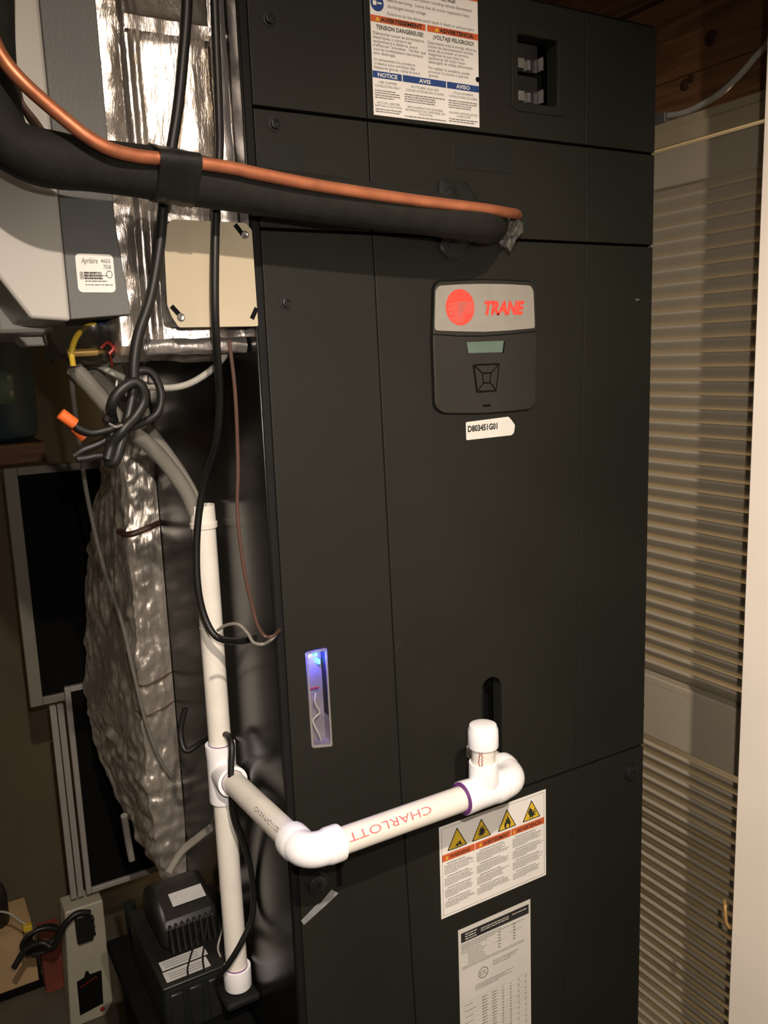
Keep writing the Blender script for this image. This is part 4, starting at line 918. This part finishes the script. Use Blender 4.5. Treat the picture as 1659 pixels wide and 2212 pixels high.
MB().tube([(-.032, .222, -.850), (-.040, .205, -.860), (-.050, .185, -.865), (-.055, .166, -.869)], .0012, 8).build('pump_lead', M['cord'], cp)
MB().tube([(-.008, .235, -.81), (-.006, .21, -.83), (-.010, .19, -.855), (-.014, .175, -.868)], .0013, 8).build('pump_lead', M['redwire'], cp)
MB().tube([(-.004, .225, -.84), (-.016, .205, -.852), (-.028, .19, -.864), (-.030, .176, -.868)], .0013, 8).build('pump_lead', M['whitecable'], cp)
sh = thing('pump_shelf', 'dark shelf bracket carrying the condensate pump', 'shelf', (-.06, .2, -1.48))
MB().box(-.13, -.003, .10, .40, -.961, -.9455).build('shelf_board', M['dark'], sh, bevel=.002)
MB().box(-.12, -.09, .14, .36, -1.48, -.961).build('support', M['dark'], sh); MB().box(-.04, -.01, .14, .36, -1.48, -.961).build('support', M['dark'], sh)
tag(MB().tube(path((280, 1950, .42), (285, 2000, .42), (300, 2060, .41), (318, 2120, .40), (330, 2180, .40), (335, 2260, .40)), .0085, 14).build('black_hose', M['pumpgrey']), 'black hose hanging left of the condensate pump', 'hose')
tag(MB().tube(path((268, 1762, .40), (276, 1812, .42), (285, 1858, .42)), .005, 12, 4).build('tube_end', M['greywire']), 'short pale tube end at the lower left of the crumpled foil', 'tube')

# ================================================================== BACKGROUND AT LEFT
def frame_obj(name, label, x0, x1, z0, z1, y, w_, m, fill=True, group=None, depth=.012, rail=None):
    t = thing(name, label, 'screen', ((x0 + x1) / 2, y, z0), group); rl = rail or w_
    MB().box(x0, x0 + w_, y, y + depth, z0, z1).build('stile', M[m], t, bevel=.0015); MB().box(x1 - w_, x1, y, y + depth, z0, z1).build('stile', M[m], t, bevel=.0015)
    MB().box(x0 + w_, x1 - w_, y, y + depth, z0, z0 + rl).build('rail', M[m], t, bevel=.0015); MB().box(x0 + w_, x1 - w_, y, y + depth, z1 - rl, z1).build('rail', M[m], t, bevel=.0015)
    MB().box(x0 + w_, x1 - w_, y + depth * .6, y + depth * .7, z0 + rl, z1 - rl).build('mesh_panel', M['mesh'], t); return t
frame_obj('window_screen', 'large black window screen in a dull beige frame at left', -.1365, .16, -.777, -.303, .95, .024, 'frame', rail=.016)
frame_obj('window_screen', 'white framed narrow window screen standing right of and below the large beige one', -.0735, .12, -1.196, -.744, .93, .011, 'rail_white')
for k, x in enumerate((-.1035, -.0895)):
    t = thing('aluminium_rail', ('narrow white rail standing left of the other white rail', 'narrow white rail standing between the outer rail and the white framed screen')[k], 'rail', (x, .945, -1.2), 'white rails beside the screens')
    MB().box(x, x + .0118, .937, .949, -1.2, -.779).build('bar', M['rail_white'], t, bevel=.001)
    MB().box(x + .0045, x + .0065, .9362, .937, -1.198, -.781).build('bead', M['rail_white'], t, bevel=.0003)
# beige device
bd_ = thing('power_strip', 'upright beige power strip with black plug and dark lower panel', 'power strip', (-.09, .95, -1.48))
ps = rpoly([(-.134, -1.48), (-.062, -1.48), (-.045, -1.455), (-.044, -1.215), (-.120, -1.215)], .004)
MB().prism(ps, .925, .985, 1).build('housing', M['beige'], bd_, bevel=.004)
MB().box(-.104, -.072, .905, .925, -1.285, -1.222).build('plug', M['cord'], bd_, bevel=.004)
for k in range(3): MB().box(-.073, -.067, .908, .922, -1.245 - k * .016, -1.237 - k * .016).build('plug_rib', M['cord'], bd_, bevel=.001)
MB().prism([(-.113, -1.455), (-.065, -1.447), (-.062, -1.372), (-.085, -1.372), (-.088, -1.362), (-.093, -1.362), (-.097, -1.374), (-.112, -1.378)], .922, .925, 1).build('dark_panel', M['dark'], bd_)
for k in range(6): MB().box(-.106 + k * .006, -.103 + k * .006, .9205, .922, -1.392 + k * .002, -1.389 + k * .002).build('indicator', M['redwire'], bd_)
MB().lathe((-.068, .925, -1.462), (0, -1, 0), [(0, .005), (.002, .0045), (.003, .003)], 16).build('reset_button', M['redwire'], bd_)
tag(MB().tube([(-.075, .90, -1.218), (-.10, .90, -1.21), (-.125, .90, -1.225), (-.15, .91, -1.27), (-.17, .92, -1.26), (-.20, .93, -1.27), (-.225, .93, -1.30)], .006, 12).build('supply_cable', M['cord']), 'black cable leaving the top of the beige power strip', 'cable')
# coil of cables hanging above the tan box
pts = []
for a in range(57):
    k = a / 14; rk = .036 - k * .003
    pts.append((-.168 + k * .004 + rk * cos(a * pi / 7) * 1.1, .965 + k * .012, -1.288 - k * .004 + rk * .8 * sin(a * pi / 7)))
tag(MB().tube(pts, .0040, 10, 3).build('cable_coil', M['cord']), 'black cable coiled in loops between the tan box and the power strip', 'cable')
tag(MB().tube([(-.25, 1.0, -1.205), (-.22, .99, -1.215), (-.20, .98, -1.235), (-.185, .975, -1.25)], .0022, 8).build('yellow_cable', M['whitecable']), 'thin pale cable ending in a yellow connector', 'cable')
tag(MB().box(-.197, -.180, .965, .98, -1.256, -1.243).build('connector', M['yellowplastic'], bevel=.002), 'small yellow connector above the tan box', 'connector')
tb_ = thing('cardboard_box', 'tan cardboard box at the bottom left corner', 'box', (-.25, 1.14, -1.48))
MB().box(-.36, -.168, 1.10, 1.22, -1.468, -1.335).build('carton', M['cardboard'], tb_, bevel=.002)
MB().box(-.36, -.17, 1.098, 1.22, -1.335, -1.331).build('flap', M['cardboard'], tb_)
MB().box(-.37, -.160, 1.09, 1.23, -1.48, -1.468).build('tray', M['dark'], tb_)
tag(MB().box(-.160, -.118, 1.06, 1.10, -1.48, -1.33).build('red_board', M['redcloth'], bevel=.002), 'dull red block standing between the tan box and the power strip', 'block')
bt = thing('black_bottle', 'small black spray bottle at the far left edge above the tan box', 'bottle', (-.235, 1.02, -1.335))
MB().lathe((-.236, 1.15, -1.331), (0, 0, 1), [(0, .026), (.004, .028), (.07, .028), (.09, .022), (.10, .014), (.12, .014), (.124, .010)], 22).build('bottle_body', M['blackplastic'], bt)
MB().lathe((-.236, 1.15, -1.208), (0, 0, 1), [(0, .016), (.016, .016), (.018, .012)], 22).build('bottle_cap', M['boxsteel'], bt)
# blue tank
tn = thing('water_tank', 'dark blue round tank with a pale green label at far left', 'tank', (-.2, 1.12, -.302))
tkm = MB().lathe((-.175, 1.12, -.262), (0, 0, 1), [(0, .115), (.01, .128), (.03, .133), (.30, .133), (.34, .12), (.37, .08)], 48); tkm.build('tank_shell', M['tank'], tn)
MB().box(-.40, -.05, 1.0, 1.30, -.302, -.262).build('tank_base', M['wood'], tn, bevel=.003)
def tl(i, j):
    a = radians(288 + 20 * j); r = .1336; return (-.175 + r * cos(a), 1.12 + r * sin(a), -.186 + i * .062)
o = MB().surf(tl, 2, 10).build('tank_label', M['tanklabel'], tn); s = o.modifiers.new('s', 'SOLIDIFY'); s.thickness = .0006
for (a_, z_) in ((303, -.137), (304, -.166)):
    a_ = radians(a_); MB().lathe((-.175 + .134 * cos(a_), 1.12 + .134 * sin(a_), z_), (cos(a_), sin(a_), 0), [(0, .006), (.0006, .006)], 14).build('label_dot', M['boxsteel'], tn)

# ================================================================== CONDUIT over the door
cn = thing('white_conduit', 'pale cable sagging below the planks at upper right', 'cable', (.63, 0, .18))
MB().tube([at(u, v, 0, .640) for u, v in ((1444, 250), (1470, 246), (1500, 235), (1540, 212), (1575, 185), (1605, 155), (1630, 125), (1655, 98), (1700, 40))], .0042, 14).build('sheath', M['whitecable'], cn)
p0 = at(1432, 266, 0, .640); MB().box(.632, .651, p0.y - .01, p0.y + .04, .1725, .186).build('clamp', M['boxsteel'], cn, bevel=.001)
